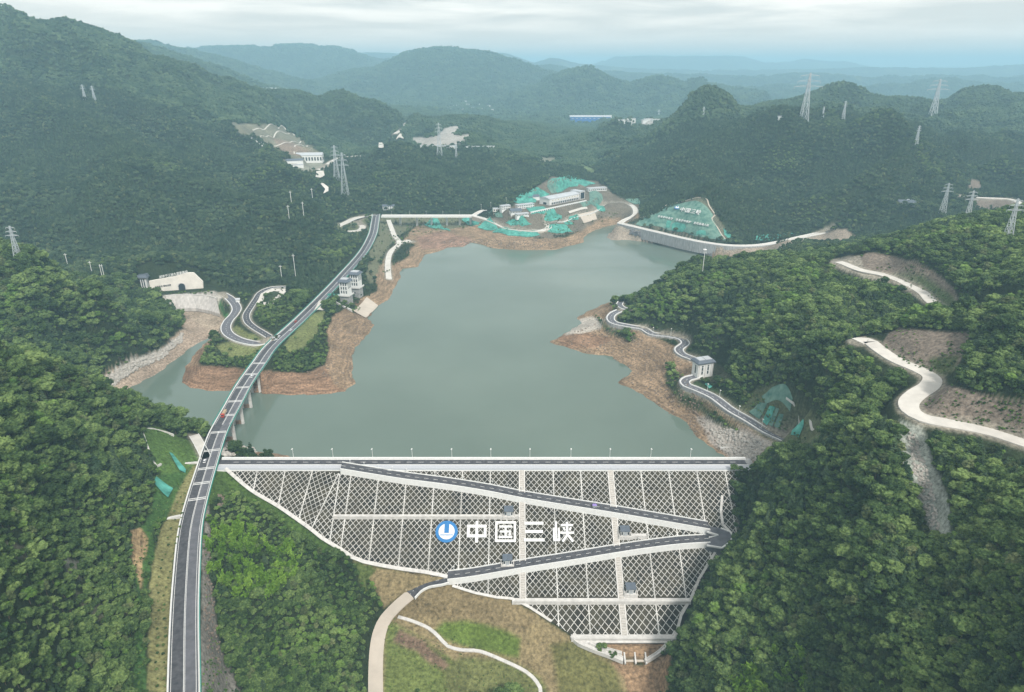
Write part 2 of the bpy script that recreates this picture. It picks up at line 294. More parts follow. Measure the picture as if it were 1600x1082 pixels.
# protected places: water, roads, dam, buildings' ground
dl, _ = segdist(TX, TY, LAKE2, True); inl = inpoly(TX, TY, LAKE2)
sdl = np.where(inl, -dl, dl)
prot = smooth(10, 60, sdl)
df, _ = segdist(TX, TY, FACE, True); inf = inpoly(TX, TY, FACE)
prot *= smooth(0, 25, np.where(inf, 0, df))
RD = {}
for nm, R, hw, bl, _ in ROADS:
    R = catmull(R, 6); RR = np.array(R)
    b = ((TX > RR[:, 0].min() - 60) & (TX < RR[:, 0].max() + 60) & (TY > RR[:, 1].min() - 60) & (TY < RR[:, 1].max() + 60))
    d = np.full(TX.shape, 1e9); rz = np.zeros(TX.shape)
    d[b], idx = segdist(TX[b], TY[b], R)
    rz[b] = np.interp(idx, np.arange(len(R)), RR[:, 2])
    RD[nm] = (d, rz); prot *= smooth(hw + 2, hw + 28, d)
z = np.where(z > 395, 395 + 30 * np.tanh((z - 395) / 30), z)
PX, PY = proj(TX, TY, z)
open_px = [[(560,870),(700,900),(900,990),(1060,1000),(1050,1100),(560,1100)], [(740,270),(1000,270),(1000,395),(740,395)], [(980,310),(1150,310),(1330,360),(1330,400),(980,400)], [(210,430),(345,430),(350,540),(210,500)]]
for P in open_px: prot = np.where(inpoly(PX, PY, P) & (TY < 1700), prot * .15, prot)
sc = np.clip(TY / 1500, .28, 2.2)
gul = 1 - np.abs(fbm(TX / (150 * sc) + .4 * fbm(TX / 90, TY / 90, 2), TY / (210 * sc), 4)) * 2
amp = np.where(TY < 2400, 9 * np.clip(TY / 1500, .35, 1.6) * (1 + 1.3 * smooth(850, 1500, TY)), 34 * np.clip(TY / 4000, .7, 1.6))
z = z + prot * amp * (gul - .55) + prot * 2.0 * fbm(TX / 22, TY / 22, 3)
for px_, py_, Yp_, R_, H_ in ((1105, 157, 1900, 95, 30), (1325, 143, 2300, 130, 34), (1535, 141, 2400, 140, 34), (923, 117, 4600, 300, 55), (1033, 127, 4600, 180, 36), (867, 126, 4600, 170, 34), (1255, 187, 1500, 70, 10), (470, 73, 7500, 380, 50), (770, 134, 3100, 180, 25)):
    q_ = aty(px_, py_, Yp_); z = z + H_ * .6 * np.exp(-np.hypot(TX - q_[0], TY - Yp_) / R_)
# spurs and gullies running down the big slopes
u_ = (TX + TY) / 1.414; v_ = (TX - TY) / 1.414
sp_ = 1 - 2 * np.abs(fbm(u_ / 210 + .5 * fbm(TX / 260, TY / 260, 2), v_ / 900, 3)); lm_ = smooth(-80, -350, TX) * smooth(900, 1150, TY) * smooth(2700, 2200, TY)
sp2 = 1 - 2 * np.abs(fbm(v_ / 190 + 7 + .5 * fbm(TX / 220 + 9, TY / 220, 2), u_ / 700, 3)); rm_ = smooth(150, 420, TX) * smooth(1000, 1250, TY) * smooth(2600, 2100, TY)
z = z + prot * (lm_ * 52 * (sp_ - .5) + rm_ * 42 * (sp2 - .5))
bare_noise = fbm(TX / 6., TY / 6., 4)
# shore and lake bed
beach = np.maximum(sdl, 0) * (.42 + .16 * fbm(TX / 30, TY / 30, 2)) + .9 * np.maximum(0, fbm(TX / 9, TY / 9, 3)) * smooth(0, 8, sdl)
wsh = smooth(4, 34, sdl) * smooth(-.1, 0, sdl)
z = np.where(TY < 437, z, np.where(sdl > 0, beach * (1 - wsh) + np.maximum(z, 1.2) * wsh, -np.minimum(-sdl * .45, 14) - .05))
nearlake = (sdl < 0)
for nm, R, hw, bl, _ in ROADS:
    d, rz = RD[nm]
    w = 1 - smooth(hw, hw + bl, d)
    if nm == 'HWY': w = w * (1 - smooth(560, 500, TY) * smooth(436, 455, TY)) * (1 - smooth(700, 640, TY) * smooth(436, 455, TY) * .0)
    w = np.where(nearlake, 0, w)
    z = z * (1 - w) + (rz - .35) * w
vd_, _ = segdist(TX, TY, [atz(612, 337.5, 24), atz(732, 337.5, 24)]); z = np.where((vd_ < 40) & (TY < 1600), np.minimum(z, 2.5 + np.maximum(0, vd_ - 22) * .6 + np.maximum(0, TY - 1300) * .12), z)
# smooth sawteeth where banks run askew of the sheet
zb = z.copy()
for _ in range(4):
    zz = zb.copy(); zz[1:-1, 1:-1] = (zb[1:-1, 1:-1] * 2 + (zb[:-2, 1:-1] + zb[2:, 1:-1]) * 1.5 + zb[1:-1, :-2] + zb[1:-1, 2:]) / 7.; zb = zz
wb = smooth(3, 9, np.abs(sdl)) * (TY < 1500)
z = z * (1 - wb) + zb * wb
# levelled building ground
PADS = [("222,466 224,452 236,450 317,444 345,452 352,464 338,466 300,460 256,463", 22.5, 5, 650, 1000), ("800,322 818,316 835,315 850,308 905,295 950,290 950,299 918,314.5 870,324.8 829,333.3 814,336", 43.5, 13, 1100, 1500),
        ("270,485 290,484 310,484 330,488 346,493 352,506 330,512 300,502 280,494", 3.5, 6, 650, 900), ("966,1006 1018,1006 1016,1038 970,1038", -54, 3, 280, 360), ("1086,592 1130,592 1134,570 1090,562", 20.6, 5, 450, 700), ("455,262 515,262 515,250 455,250", 80, 25, 1500, 1800)]
padm = np.zeros(TX.shape)
for s_, zp_, bl_, y0_, y1_ in PADS:
    P_ = [atz(*map(float, q.split(',')), zp_)[:2] for q in s_.split()]; xs_ = [p[0] for p in P_]; ys_ = [p[1] for p in P_]
    b_ = (TX > min(xs_) - 30) & (TX < max(xs_) + 30) & (TY > min(ys_) - 30) & (TY < max(ys_) + 30)
    d_, _ = segdist(TX[b_], TY[b_], P_, True); d_ = np.where(inpoly(TX[b_], TY[b_], P_), -d_, d_); w_ = 1 - smooth(0, bl_, d_)
    z[b_] = z[b_] * (1 - w_) + zp_ * w_; padm[b_] = np.maximum(padm[b_], 1 - smooth(0, 4, d_))
for nm in ('MT1', 'MT2'):
    R_ = catmull(dict((r[0], r[1]) for r in ROADS)[nm], 6); hw_ = 5.; A_ = np.array(R_)
    b_ = (TX > A_[:, 0].min() - 70) & (TX < A_[:, 0].max() + 70) & (TY > A_[:, 1].min() - 70) & (TY < A_[:, 1].max() + 70)
    d_, i_ = segdist(TX[b_], TY[b_], R_); k_ = np.minimum(i_.astype(int), len(R_) - 2); dv = A_[k_ + 1] - A_[k_]
    crs = dv[:, 0] * (TY[b_] - A_[k_, 1]) - dv[:, 1] * (TX[b_] - A_[k_, 0])
    lim = 105 - .4 - .42 * np.clip(d_ - hw_, 0, 26) + np.maximum(0, d_ - 34) * 1.0
    z[b_] = np.where((crs < 0) & (d_ > hw_), np.minimum(z[b_], lim), z[b_])
# the dam's bed
pl = CRZ - (CRY - TY) / SL
fd = np.where(inf, df, -df)
z = np.where(inf, np.minimum(z, np.minimum(pl, CRZ) - 2.0 * smooth(0, 4, fd) - .3), z)
band = (~inf) & (df < 14) & (TY < 425)
z = np.where(band, z * smooth(2, 14, df) + (np.minimum(pl, CRZ) - .2) * (1 - smooth(2, 14, df)), z)
z = np.where((TY > 423) & (TY < 450) & (TX > -214) & (TX < 172), np.minimum(z, -2), z)
PX, PY = proj(TX, TY, z)
def zsample(x, y):
    x = np.asarray(x, float); y = np.asarray(y, float)
    a = (np.log(y + 60) - math.log(140)) / (math.log(19060) - math.log(140)) * (NY - 1)
    b = (x / (y + 150) + 1.12) / 2.24 * (NX - 1)
    a = np.clip(a, 0, NY - 1.001); b = np.clip(b, 0, NX - 1.001); i = a.astype(int); j = b.astype(int); fa = a - i; fb_ = b - j
    g = lambda Q: Q[i, j] * (1 - fa) * (1 - fb_) + Q[i + 1, j] * fa * (1 - fb_) + Q[i, j + 1] * (1 - fa) * fb_ + Q[i + 1, j + 1] * fa * fb_
    return g
def ground(x, y): return zsample(x, y)(z)
# ---------------------------------------------------------------- ground cover: what each stretch is made of
C_FOREST = (.026, .038, .016); C_EARTH = (.265, .188, .122); C_RED = (.235, .148, .095); C_ROCK = (.30, .28, .25); C_GRASS = (.075, .115, .026)
C_DRY = (.26, .205, .11); C_PALE = (.42, .38, .33); C_LAWN = (.16, .18, .07); C_CUT = (.19, .155, .125); C_BRIGHT = (.055, .115, .03); C_TAN = (.30, .20, .12)
col = np.empty(TX.shape + (3,)); col[:] = C_FOREST
# far fields and light clearings among the woods
ff = fbm(TX / 260, TY / 260, 3)
clear = smooth(.28, .40, ff) * smooth(2400, 3000, TY)
col = col * (1 - clear[..., None]) + np.array((.07, .09, .035)) * clear[..., None]
forest = np.ones(TX.shape)
rough = np.zeros(TX.shape)
jx = 3 * fbm(TX / 14, TY / 14, 3); jy = 2.2 * fbm(TX / 14 + 40, TY / 14, 3)
def zone(s, c, ymin=0, ymax=1e9, f=0., soft=1.6, jit=1., extra=None, rg=None):
    global col, forest, rough
    rg = (1. if c[1] / c[0] < .75 else .12) if rg is None else rg
    P = [tuple(map(float, q.split(','))) for q in s.split()]
    xs = [p[0] for p in P]; ys = [p[1] for p in P]
    b = (PX > min(xs) - 8) & (PX < max(xs) + 8) & (PY > min(ys) - 8) & (PY < max(ys) + 8) & (TY > ymin) & (TY < ymax)
    if not b.any(): return
    x = PX[b] + jx[b] * jit; y = PY[b] + jy[b] * jit
    d, _ = segdist(x, y, P, True); sd_ = np.where(inpoly(x, y, P), d, -d)
    w = smooth(-soft, soft, sd_)
    if extra is not None: w = w * extra[b]
    cc = np.array(c) * (1 + .0 * x[:, None])
    col[b] = col[b] * (1 - w[:, None]) + cc * w[:, None]
    forest[b] = forest[b] * (1 - w) + f * w
    rough[b] = rough[b] * (1 - w) + rg * w
# shoreline draw-down belt, everywhere the water meets land
belt = smooth(1, 0, (z - 5.0 - 2.5 * fbm(TX / 40, TY / 40, 2)) / 3.0) * (sdl < 60) * (TY > 436)
mixc = .5 + .5 * fbm(TX / 45, TY / 45, 3)
bc = np.array(C_EARTH) * mixc[..., None] + np.array(C_RED) * (1 - mixc[..., None])
col = col * (1 - belt[..., None]) + bc * belt[..., None]; forest *= 1 - belt; rough = np.maximum(rough, belt)
sil = (np.exp(-np.maximum(z, 0) / .7) * (sdl > 0) * belt)[..., None]; bnd = (1 + .16 * np.sin(z * 3.1 + 2.5 * fbm(TX / 30, TY / 30, 2)))[..., None]
col = col * np.where(belt[..., None] > .3, bnd, 1) * (1 + .35 * sil)
Yn = dict(ymin=0, ymax=1400)
zone("140,606 160,588 205,562 250,546 284,514 290,500 282,478 300,474 345,470 360,500 350,514 336,528 318,538 290,555 250,588 215,606 176,620 150,612", (.33,.26,.20), 560, 900)
zone("150,600 205,563 250,547 285,522 280,530 250,556 205,578 170,597", (.46,.43,.39), 560, 900)
zone("282,600 288,576 303,571 340,573 385,577 420,581 480,582 508,572 515,545 511,518 522,492 540,483 560,492 590,490 590,515 560,560 560,605 540,618 480,622 420,620 340,615 290,610", C_RED, 560, 900, soft=2)
zone("508,572 515,545 511,518 522,492 540,483 560,492 590,500 580,525 560,550 558,600 540,612 520,600", C_EARTH, 560, 900, soft=2)
zone("585,470 590,455 588,430 600,412 612,420 640,400 650,385 660,380 680,388 690,398 665,402 655,422 630,424 630,440 612,470 596,482", C_EARTH, 700, 1250)
zone("630,372 655,350 680,345 700,345 740,345 770,350 800,365 840,372 880,372 905,362 930,345 960,332 990,320 1000,340 970,352 950,360 930,368 915,382 880,392 800,396 740,388 700,392 670,392 640,380", C_EARTH, 1050, 1400)
zone("650,372 690,362 735,372 740,384 700,390 660,390", (.25,.16,.115), 1050, 1300)
zone("940,352 985,352 1040,366 1090,378 1140,386 1230,380 1320,362 1320,372 1280,392 1240,404 1190,404 1140,400 1100,404 1040,386 945,378", (.30,.25,.20), 1020, 1300)
zone("1140,388 1180,388 1190,398 1230,395 1260,402 1200,412 1140,400", (.34,.28,.22), 1000, 1200)
zone("1150,386 1210,381 1320,357 1337,370 1310,388 1240,410 1190,414 1150,404", (.29,.24,.19), 1000, 1260)
zone("852,535 880,520 905,508 900,492 940,472 955,472 960,488 950,500 975,510 1005,520 1060,545 1062,556 1090,566 1085,590 1068,600 1075,612 1110,632 1150,658 1195,680 1240,700 1180,725 1130,725 1080,690 1030,650 960,605 985,580 900,555", C_EARTH, 430, 900)
zone("905,500 925,495 945,500 940,515 915,520 880,525", C_PALE, 430, 900)
zone("870,525 920,520 960,530 930,545 880,545", C_RED, 430, 900)
zone("1085,650 1120,655 1160,668 1230,700 1180,722 1140,718 1110,690", (.36,.32,.28), 430, 700)
zone("1040,570 1068,590 1068,600 1085,620 1110,640 1145,662 1160,675 1130,668 1095,645 1062,628 1040,600", (.05,.07,.03), 430, 700, f=.5)
zone("930,495 945,505 975,516 1000,530 985,535 950,520", (.05,.07,.03), 430, 900, f=.7)
zone("1088,597 1110,600 1140,620 1170,640 1200,655 1260,690 1240,692 1170,655 1110,618 1080,603", (.04,.065,.025), 400, 700, f=0.)
zone("1150,640 1190,612 1215,612 1245,632 1270,662 1262,690 1240,692 1170,655", (.10,.115,.055), 380, 700, f=0.)
zone("1150,655 1180,608 1212,598 1250,622 1290,668 1275,705 1235,702 1190,680", (.10,.115,.055), 380, 620, f=0.)
zone("1105,560 1130,575 1150,600 1120,600 1095,595", (.07,.075,.04), 430, 700, f=.0)
zone("1000,640 1080,535 1110,545 1090,560", (.06,.08,.03), 900, 901)
# banks beside the highway and the promontory lawns
zone("225,670 250,668 300,690 316,712 300,735 270,748 248,745 235,720 226,690", (.08,.14,.035), 330, 520, f=0.)
zone("210,830 240,810 240,870 226,930 226,1000 232,1090 205,1090 215,950 206,880", C_BRIGHT, 120, 400, f=0.)
zone("240,745 300,735 268,800 250,820 222,840 238,790", C_BRIGHT, 300, 450, f=0.)
zone("300,730 318,722 302,770 284,805 276,850 268,903 264,990 262,1100 230,1100 232,990 232,930 240,870 250,830 265,800 280,765", (.21,.20,.085), 120, 450, f=0., soft=2)
zone("205,830 222,825 232,842 224,880 222,930 214,900 206,870", (.34,.24,.13), 200, 420, f=0.)
zone("334,735 352,733 392,768 440,796 500,842 555,876 620,890 690,900 640,925 600,890 560,876 500,862 460,832 400,790 360,770 330,790", (.055,.095,.022), 330, 460, f=0.)
zone("325,740 350,738 385,770 350,780 325,790", (.065,.11,.025), 330, 460, f=0.)
zone("318,800 326,790 330,900 340,1000 380,1090 310,1090 314,950 316,880", (.24,.22,.19), 120, 400, f=.0, soft=2.5)
zone("336,540 360,535 415,540 422,548 400,566 360,560 345,552", C_LAWN, 640, 800, f=0.)
zone("440,545 468,512 490,490 508,485 506,500 490,530 478,545 455,550", C_LAWN, 600, 900, f=0.)
zone("388,520 410,528 425,528 418,538 400,536 375,528 362,515 370,508", C_LAWN, 640, 900, f=0.)
zone("325,468 340,466 360,498 352,500 338,486", (.04,.15,.035), 700, 900, f=0.)
zone("250,462 335,455 352,464 340,470 262,476", (.4,.37,.33), 700, 950, f=0., jit=0)
zone("280,482 335,478 352,500 345,515 330,520 300,500", (.36,.29,.22), 690, 900, f=0.)
# valley floor
zone("550,874 600,888 700,900 712,918 800,938 900,1000 990,1050 1050,1030 1042,1100 590,1100 600,960 640,925 600,950 590,930", C_DRY, 200, 420, f=0., soft=2.5)
zone("552,876 590,888 570,910 580,935 562,915", (.10,.13,.04), 200, 420, f=0.)
zone("600,965 640,985 720,1040 740,1100 600,1100", (.135,.165,.05), 200, 420, f=0., soft=5, jit=2)
zone("690,970 720,965 780,980 815,1000 810,1030 760,1020 700,1000 680,985", (.115,.165,.035), 200, 420, f=0., soft=5, jit=2)
zone("720,1025 800,1035 850,1060 860,1100 700,1100 690,1050", (.15,.16,.06), 200, 420, f=0., soft=6, jit=2.5)
zone("860,1010 900,1000 960,1040 975,1090 880,1100", (.15,.145,.055), 200, 420, f=0., soft=6, jit=2)
zone("620,980 660,1000 700,1040 690,1050 650,1020 610,1000", (.19,.13,.09), 200, 420, f=0., soft=4, jit=2)
zone("640,925 700,915 780,935 840,960 820,990 760,975 700,968 640,965", (.20,.155,.085), 200, 420, f=0., soft=5, jit=2)
zone("955,1035 1000,1040 1050,1020 1036,1100 985,1100 975,1060", C_TAN, 200, 420, f=0.)
zone("925,1003 1050,1000 1040,1020 1008,1032 972,1030", C_TAN, 200, 420, f=0., jit=0)
# earth cuttings above the mountain roads
zone("1340,412 1352,394 1400,402 1440,412 1465,430 1492,450 1500,478 1480,486 1458,470 1445,456 1400,435 1350,424", C_CUT, 450, 800, f=0.)
zone("1395,428 1440,430 1490,462 1495,482 1470,478 1455,460 1420,443", (.09,.12,.05), 450, 800, f=0., soft=4)
zone("1375,545 1388,520 1405,511 1450,516 1515,520 1510,545 1495,575 1468,592 1445,580 1405,562", C_CUT, 300, 600, f=0.)
zone("1450,560 1500,555 1490,580 1465,592", (.09,.11,.045), 300, 600, f=0., soft=4)
zone("1432,640 1450,606 1470,600 1530,615 1600,630 1660,640 1660,700 1600,688 1500,662 1445,652", C_CUT, 250, 500, f=0.)
zone("1330,528 1350,524 1372,545 1395,562 1432,580 1448,592 1440,606 1422,616 1412,630 1418,648 1445,662 1520,676 1600,700 1660,715 1660,705 1600,688 1500,660 1440,640 1450,600 1400,555 1360,530", (.3,.26,.21), 250, 600, f=0.)
zone("1296,405 1345,398 1350,420 1445,450 1480,490 1460,485 1440,470 1400,446 1340,430 1300,418", (.3,.27,.22), 450, 800, f=0.)
zone("1404,655 1440,665 1458,720 1478,770 1488,842 1450,842 1436,790 1418,745 1404,700", (.30,.32,.28), 150, 500, f=.04, soft=3, jit=1.8)
zone("1128,775 1140,780 1150,800 1155,825 1140,830 1130,815", (.33,.29,.24), 300, 450, f=0.)
# small bare scars in the near wood
zone("98,870 128,880 125,905 108,900", (.2,.19,.15), 100, 400, f=.5, soft=3, jit=1.5)
zone("115,920 165,950 160,975 130,955", (.14,.14,.09), 100, 400, f=.6, soft=4, jit=1.5)
zone("10,845 45,855 40,872 12,866", (.16,.15,.11), 100, 400, f=.6, soft=4, jit=1.5)
# far: quarry slope, cleared ground, works yards
zone("360,190 372,192 440,196 460,212 505,240 490,262 440,240 400,215 370,208", (.17,.165,.12), 1400, 2400, f=0.)
zone("425,215 455,222 490,240 470,245 440,238", (.22,.17,.13), 1400, 2400, f=0.)
zone("642,215 680,213 700,198 722,197 714,212 735,210 722,224 700,232 660,232 645,226", (.36,.34,.31), 1500, 2600, f=0.)
zone("700,168 760,160 775,175 750,178 705,178", (.15,.15,.10), 2300, 3200, f=.4, soft=3, jit=2)
zone("965,188 1035,190 1020,196 965,196", (.38,.37,.35), 2200, 3000, f=0.)
zone("440,250 505,248 505,262 485,272 450,262", (.25,.25,.2), 1400, 2000, f=0.)
zone("1525,311 1590,313 1600,325 1540,328 1525,322", C_CUT, 1000, 1500, f=0.)
zone("1510,295 1520,280 1532,284 1535,296", C_CUT, 1000, 1700, f=0.)
zone("905,255 925,262 935,274 925,272 903,262", (.13,.18,.08), 1400, 1900, f=0.)
zone("840,246 880,246 870,255 845,254", (.2,.2,.15), 1400, 2200, f=0.)
zone("770,342 800,322 870,270 905,270 945,290 960,305 1000,320 990,345 940,340 910,360 860,372 800,368 770,355", (.15,.13,.10), 1150, 1600, f=0.)
zone("985,352 1040,330 1075,314 1095,308 1112,322 1145,378 1100,374 1040,362", (.13,.13,.09), 1080, 1320, f=0.)
zone("595,338 745,338 740,352 690,360 650,352 620,372 600,395 590,410 600,420 612,420 580,445 570,430 575,400 590,370", (.14,.145,.09), 900, 1350, f=.12)
zone("525,350 575,340 578,362 545,372 525,362", (.12,.14,.07), 900, 1300, f=.15)
zone("560,470 590,455 588,430 600,405 610,400 606,440 600,470 575,480", C_EARTH, 700, 1100)
# where the cover is only shrub high
LOW = np.ones(TX.shape)
for s_ in ("345,450 440,445 475,500 440,545 350,540", "285,535 420,535 520,485 560,440 600,440 590,500 530,600 285,590", "590,350 660,350 660,400 600,430 580,420", "640,340 1000,300 1000,380 640,385", "1000,500 1090,560 1260,690 1240,610 1110,590 1090,540 1000,505", "318,735 400,770 480,830 440,870 330,850"):
    P_ = [tuple(map(float, q.split(','))) for q in s_.split()]; LOW = np.where(inpoly(PX, PY, P_) & (TY < 1450), .48, LOW)
# keep trees off roads and walls
for nm, R, hw, bl, _ in ROADS:
    d, rz = RD[nm]; forest *= (smooth(hw - 1, hw + 3.5, d) if nm != 'HWY' else smooth(hw + 2, hw + 5, d)) if nm not in ('MT1', 'MT2', 'EAST2', 'PORT', 'LOOP') else smooth(hw + (4 if nm[:2] == 'MT' else 1), hw + (13 if nm[:2] == 'MT' else 7), d)
    w = (1 - smooth(hw - 1, hw + 2.5, d)) * (0 if nm == 'HWY' else 1) * (TY < 2500) * (z > .5)
    col = col * (1 - w[..., None]) + np.array((.26, .235, .19)) * w[..., None]
forest *= 1 - padm; forest *= (sdl > 3); forest *= smooth(1, 5, np.where(inf, 0, df)); forest *= 1 - ((TY > 421) & (TY < 452) & (TX > -225) & (TX < 178))
col *= (1 + .30 * fbm(TX / 18, TY / 18, 4))[..., None]
z = z + rough * np.where(sdl > 0, 1, 0) * (.8 * bare_noise) * smooth(2, 12, sdl) * prot.clip(.25, 1) * smooth(2, 9, np.minimum.reduce([RD[k][0] - 5 for k in RD])) * smooth(1, 8, df)

def grid_mesh(name, X, Y, Zz):
    ny, nx = X.shape; me = bpy.data.meshes.new(name)
    co = np.stack([X, Y, Zz], -1).reshape(-1, 3).astype(np.float32)
    idx = np.arange(ny * nx).reshape(ny, nx)
    f = np.stack([idx[:-1, :-1], idx[:-1, 1:], idx[1:, 1:], idx[1:, :-1]], -1).reshape(-1, 4)
    me.vertices.add(len(co)); me.vertices.foreach_set('co', co.ravel())
    me.loops.add(f.size); me.loops.foreach_set('vertex_index', f.ravel().astype(np.int32))
    me.polygons.add(len(f)); me.polygons.foreach_set('loop_start', np.arange(0, f.size, 4, dtype=np.int32))
    me.polygons.foreach_set('use_smooth', np.ones(len(f), bool))
    me.update(calc_edges=True); return me
def new_mat(name): m = bpy.data.materials.new(name); m.use_nodes = True; return m, m.node_tree, m.node_tree.nodes['Principled BSDF']
def mat_terrain():
    m, nt, b = new_mat('ground_cover'); N = nt.nodes.new; L = nt.links.new
    at = N('ShaderNodeAttribute'); at.attribute_name = 'cover'
    ar = N('ShaderNodeAttribute'); ar.attribute_name = 'bare'
    ge = N('ShaderNodeNewGeometry')
    n1 = N('ShaderNodeTexNoise'); n1.inputs['Scale'].default_value = .45; n1.inputs['Detail'].default_value = 6; n1.inputs['Roughness'].default_value = .65; L(ge.outputs['Position'], n1.inputs['Vector'])
    # bedding lines along the drawn-down banks
    mp = N('ShaderNodeMapping'); mp.inputs['Scale'].default_value = (.05, .05, 1.1); L(ge.outputs['Position'], mp.inputs['Vector'])
    n2 = N('ShaderNodeTexNoise'); n2.inputs['Scale'].default_value = 1.; n2.inputs['Detail'].default_value = 4; L(mp.outputs[0], n2.inputs['Vector'])
    mr = N('ShaderNodeMapRange'); mr.inputs['From Min'].default_value = .3; mr.inputs['From Max'].default_value = .7; mr.inputs['To Min'].default_value = .38; mr.inputs['To Max'].default_value = 1.5; L(n1.outputs['Fac'], mr.inputs['Value'])
    mr2 = N('ShaderNodeMapRange'); mr2.inputs['From Min'].default_value = .35; mr2.inputs['From Max'].default_value = .65; mr2.inputs['To Min'].default_value = .68; mr2.inputs['To Max'].default_value = 1.25; L(n2.outputs['Fac'], mr2.inputs['Value'])
    m2 = N('ShaderNodeMix'); m2.data_type = 'FLOAT'; L(ar.outputs['Fac'], m2.inputs['Factor']); m2.inputs['A'].default_value = 1; L(mr2.outputs[0], m2.inputs['B'])
    mu = N('ShaderNodeMath'); mu.operation = 'MULTIPLY'; L(mr.outputs[0], mu.inputs[0]); L(m2.outputs['Result'], mu.inputs[1])
    vm = N('ShaderNodeVectorMath'); vm.operation = 'SCALE'; L(at.outputs['Color'], vm.inputs[0]); L(mu.outputs[0], vm.inputs['Scale'])
    L(vm.outputs[0], b.inputs['Base Color']); b.inputs['Roughness'].default_value = .95; b.inputs['Specular IOR Level'].default_value = .1
    bp = N('ShaderNodeBump'); bp.inputs['Strength'].default_value = .8; bp.inputs['Distance'].default_value = 1.2; L(n1.outputs['Fac'], bp.inputs['Height']); L(bp.outputs[0], b.inputs['Normal'])
    return m
tm = grid_mesh('terrain', TX, TY, z)
a = tm.attributes.new('cover', 'FLOAT_COLOR', 'POINT'); a.data.foreach_set('color', np.concatenate([col, np.ones(TX.shape + (1,))], -1).astype(np.float32).ravel())
a = tm.attributes.new('bare', 'FLOAT', 'POINT'); a.data.foreach_set('value', rough.astype(np.float32).ravel())
tm.materials.append(mat_terrain())
ter = bpy.data.objects.new('terrain', tm); COL.objects.link(ter); ter['kind'] = 'structure'
# water
def mat_water():
    m, nt, b = new_mat('lake_water'); N = nt.nodes.new; L = nt.links.new
    ge = N('ShaderNodeNewGeometry')
    n0 = N('ShaderNodeTexNoise'); n0.inputs['Scale'].default_value = .006; n0.inputs['Detail'].default_value = 5; L(ge.outputs['Position'], n0.inputs['Vector'])
    r = N('ShaderNodeValToRGB'); r.color_ramp.elements[0].position = .35; r.color_ramp.elements[1].position = .7
    r.color_ramp.elements[0].color = (.105, .145, .118, 1); r.color_ramp.elements[1].color = (.135, .18, .148, 1); L(n0.outputs['Fac'], r.inputs['Fac'])
    L(r.outputs[0], b.inputs['Base Color']); b.inputs['IOR'].default_value = 1.33
    rr = N('ShaderNodeMapRange'); rr.inputs['To Min'].default_value = .03; rr.inputs['To Max'].default_value = .24; rr.inputs['From Min'].default_value = .35; rr.inputs['From Max'].default_value = .65
    n3 = N('ShaderNodeTexNoise'); n3.inputs['Scale'].default_value = 1; n3.inputs['Detail'].default_value = 4; mq = N('ShaderNodeMapping'); mq.inputs['Scale'].default_value = (.004, .016, .01); mq.inputs['Rotation'].default_value = (0, 0, .5); L(ge.outputs['Position'], mq.inputs['Vector']); L(mq.outputs[0], n3.inputs['Vector']); L(n3.outputs['Fac'], rr.inputs['Value']); L(rr.outputs[0], b.inputs['Roughness'])
    n1 = N('ShaderNodeTexNoise'); n1.inputs['Scale'].default_value = .35; n1.inputs['Detail'].default_value = 3; L(ge.outputs['Position'], n1.inputs['Vector'])
    bp = N('ShaderNodeBump'); bp.inputs['Strength'].default_value = .12; bp.inputs['Distance'].default_value = .25; L(n1.outputs['Fac'], bp.inputs['Height']); L(bp.outputs[0], b.inputs['Normal'])
    return m
wm = bpy.data.meshes.new('lake'); bm = bmesh.new()
c0 = np.mean(LAKE, 0); Pw = [tuple(p) for p in LAKE2]
# one sheet a little wider than the shore, the banks rise through it
xs = [p[0] for p in Pw]; ys = [p[1] for p in Pw]
vv = [bm.verts.new((x, y, 0)) for x, y in ((min(xs) - 8, 436.5), (max(xs) + 8, 436.5), (max(xs) + 8, max(ys) + 8), (min(xs) - 8, max(ys) + 8))]
bm.faces.new(vv); bm.to_mesh(wm); bm.free(); wm.materials.append(mat_water())
wo = bpy.data.objects.new('lake', wm); COL.objects.link(wo); wo['kind'] = 'structure'
# ---------------------------------------------------------------- materials
def hexn(nt, L, N, base, scale, lo, hi, detail=5, vec=None, bump=0, bdist=.05):
    pass
def mat(name, c, rough=.8, var=.25, scale=.5, bump=0., bdist=.1, spec=.3, metal=0., emit=None, stretch=None, c2=None, fine=None):
    m, nt, b = new_mat(name); N = nt.nodes.new; L = nt.links.new
    ge = N('ShaderNodeTexCoord'); src = ge.outputs['Object']
    if stretch:
        mp = N('ShaderNodeMapping'); mp.inputs['Scale'].default_value = stretch; L(src, mp.inputs['Vector']); src = mp.outputs[0]
    n1 = N('ShaderNodeTexNoise'); n1.inputs['Scale'].default_value = scale; n1.inputs['Detail'].default_value = 6; n1.inputs['Roughness'].default_value = .6; L(src, n1.inputs['Vector'])
    r = N('ShaderNodeValToRGB'); r.color_ramp.elements[0].position = .3; r.color_ramp.elements[1].position = .7
    c2 = c2 or c
    r.color_ramp.elements[0].color = tuple(x * (1 - var) for x in c) + (1,); r.color_ramp.elements[1].color = tuple(min(1, x * (1 + var * .6)) for x in c2) + (1,)
    L(n1.outputs['Fac'], r.inputs['Fac']); L(r.outputs[0], b.inputs['Base Color'])
    b.inputs['Roughness'].default_value = rough; b.inputs['Specular IOR Level'].default_value = spec; b.inputs['Metallic'].default_value = metal
    if bump:
        bp = N('ShaderNodeBump'); bp.inputs['Strength'].default_value = bump; bp.inputs['Distance'].default_value = bdist; L(n1.outputs['Fac'], bp.inputs['Height']); L(bp.outputs[0], b.inputs['Normal'])
    return m
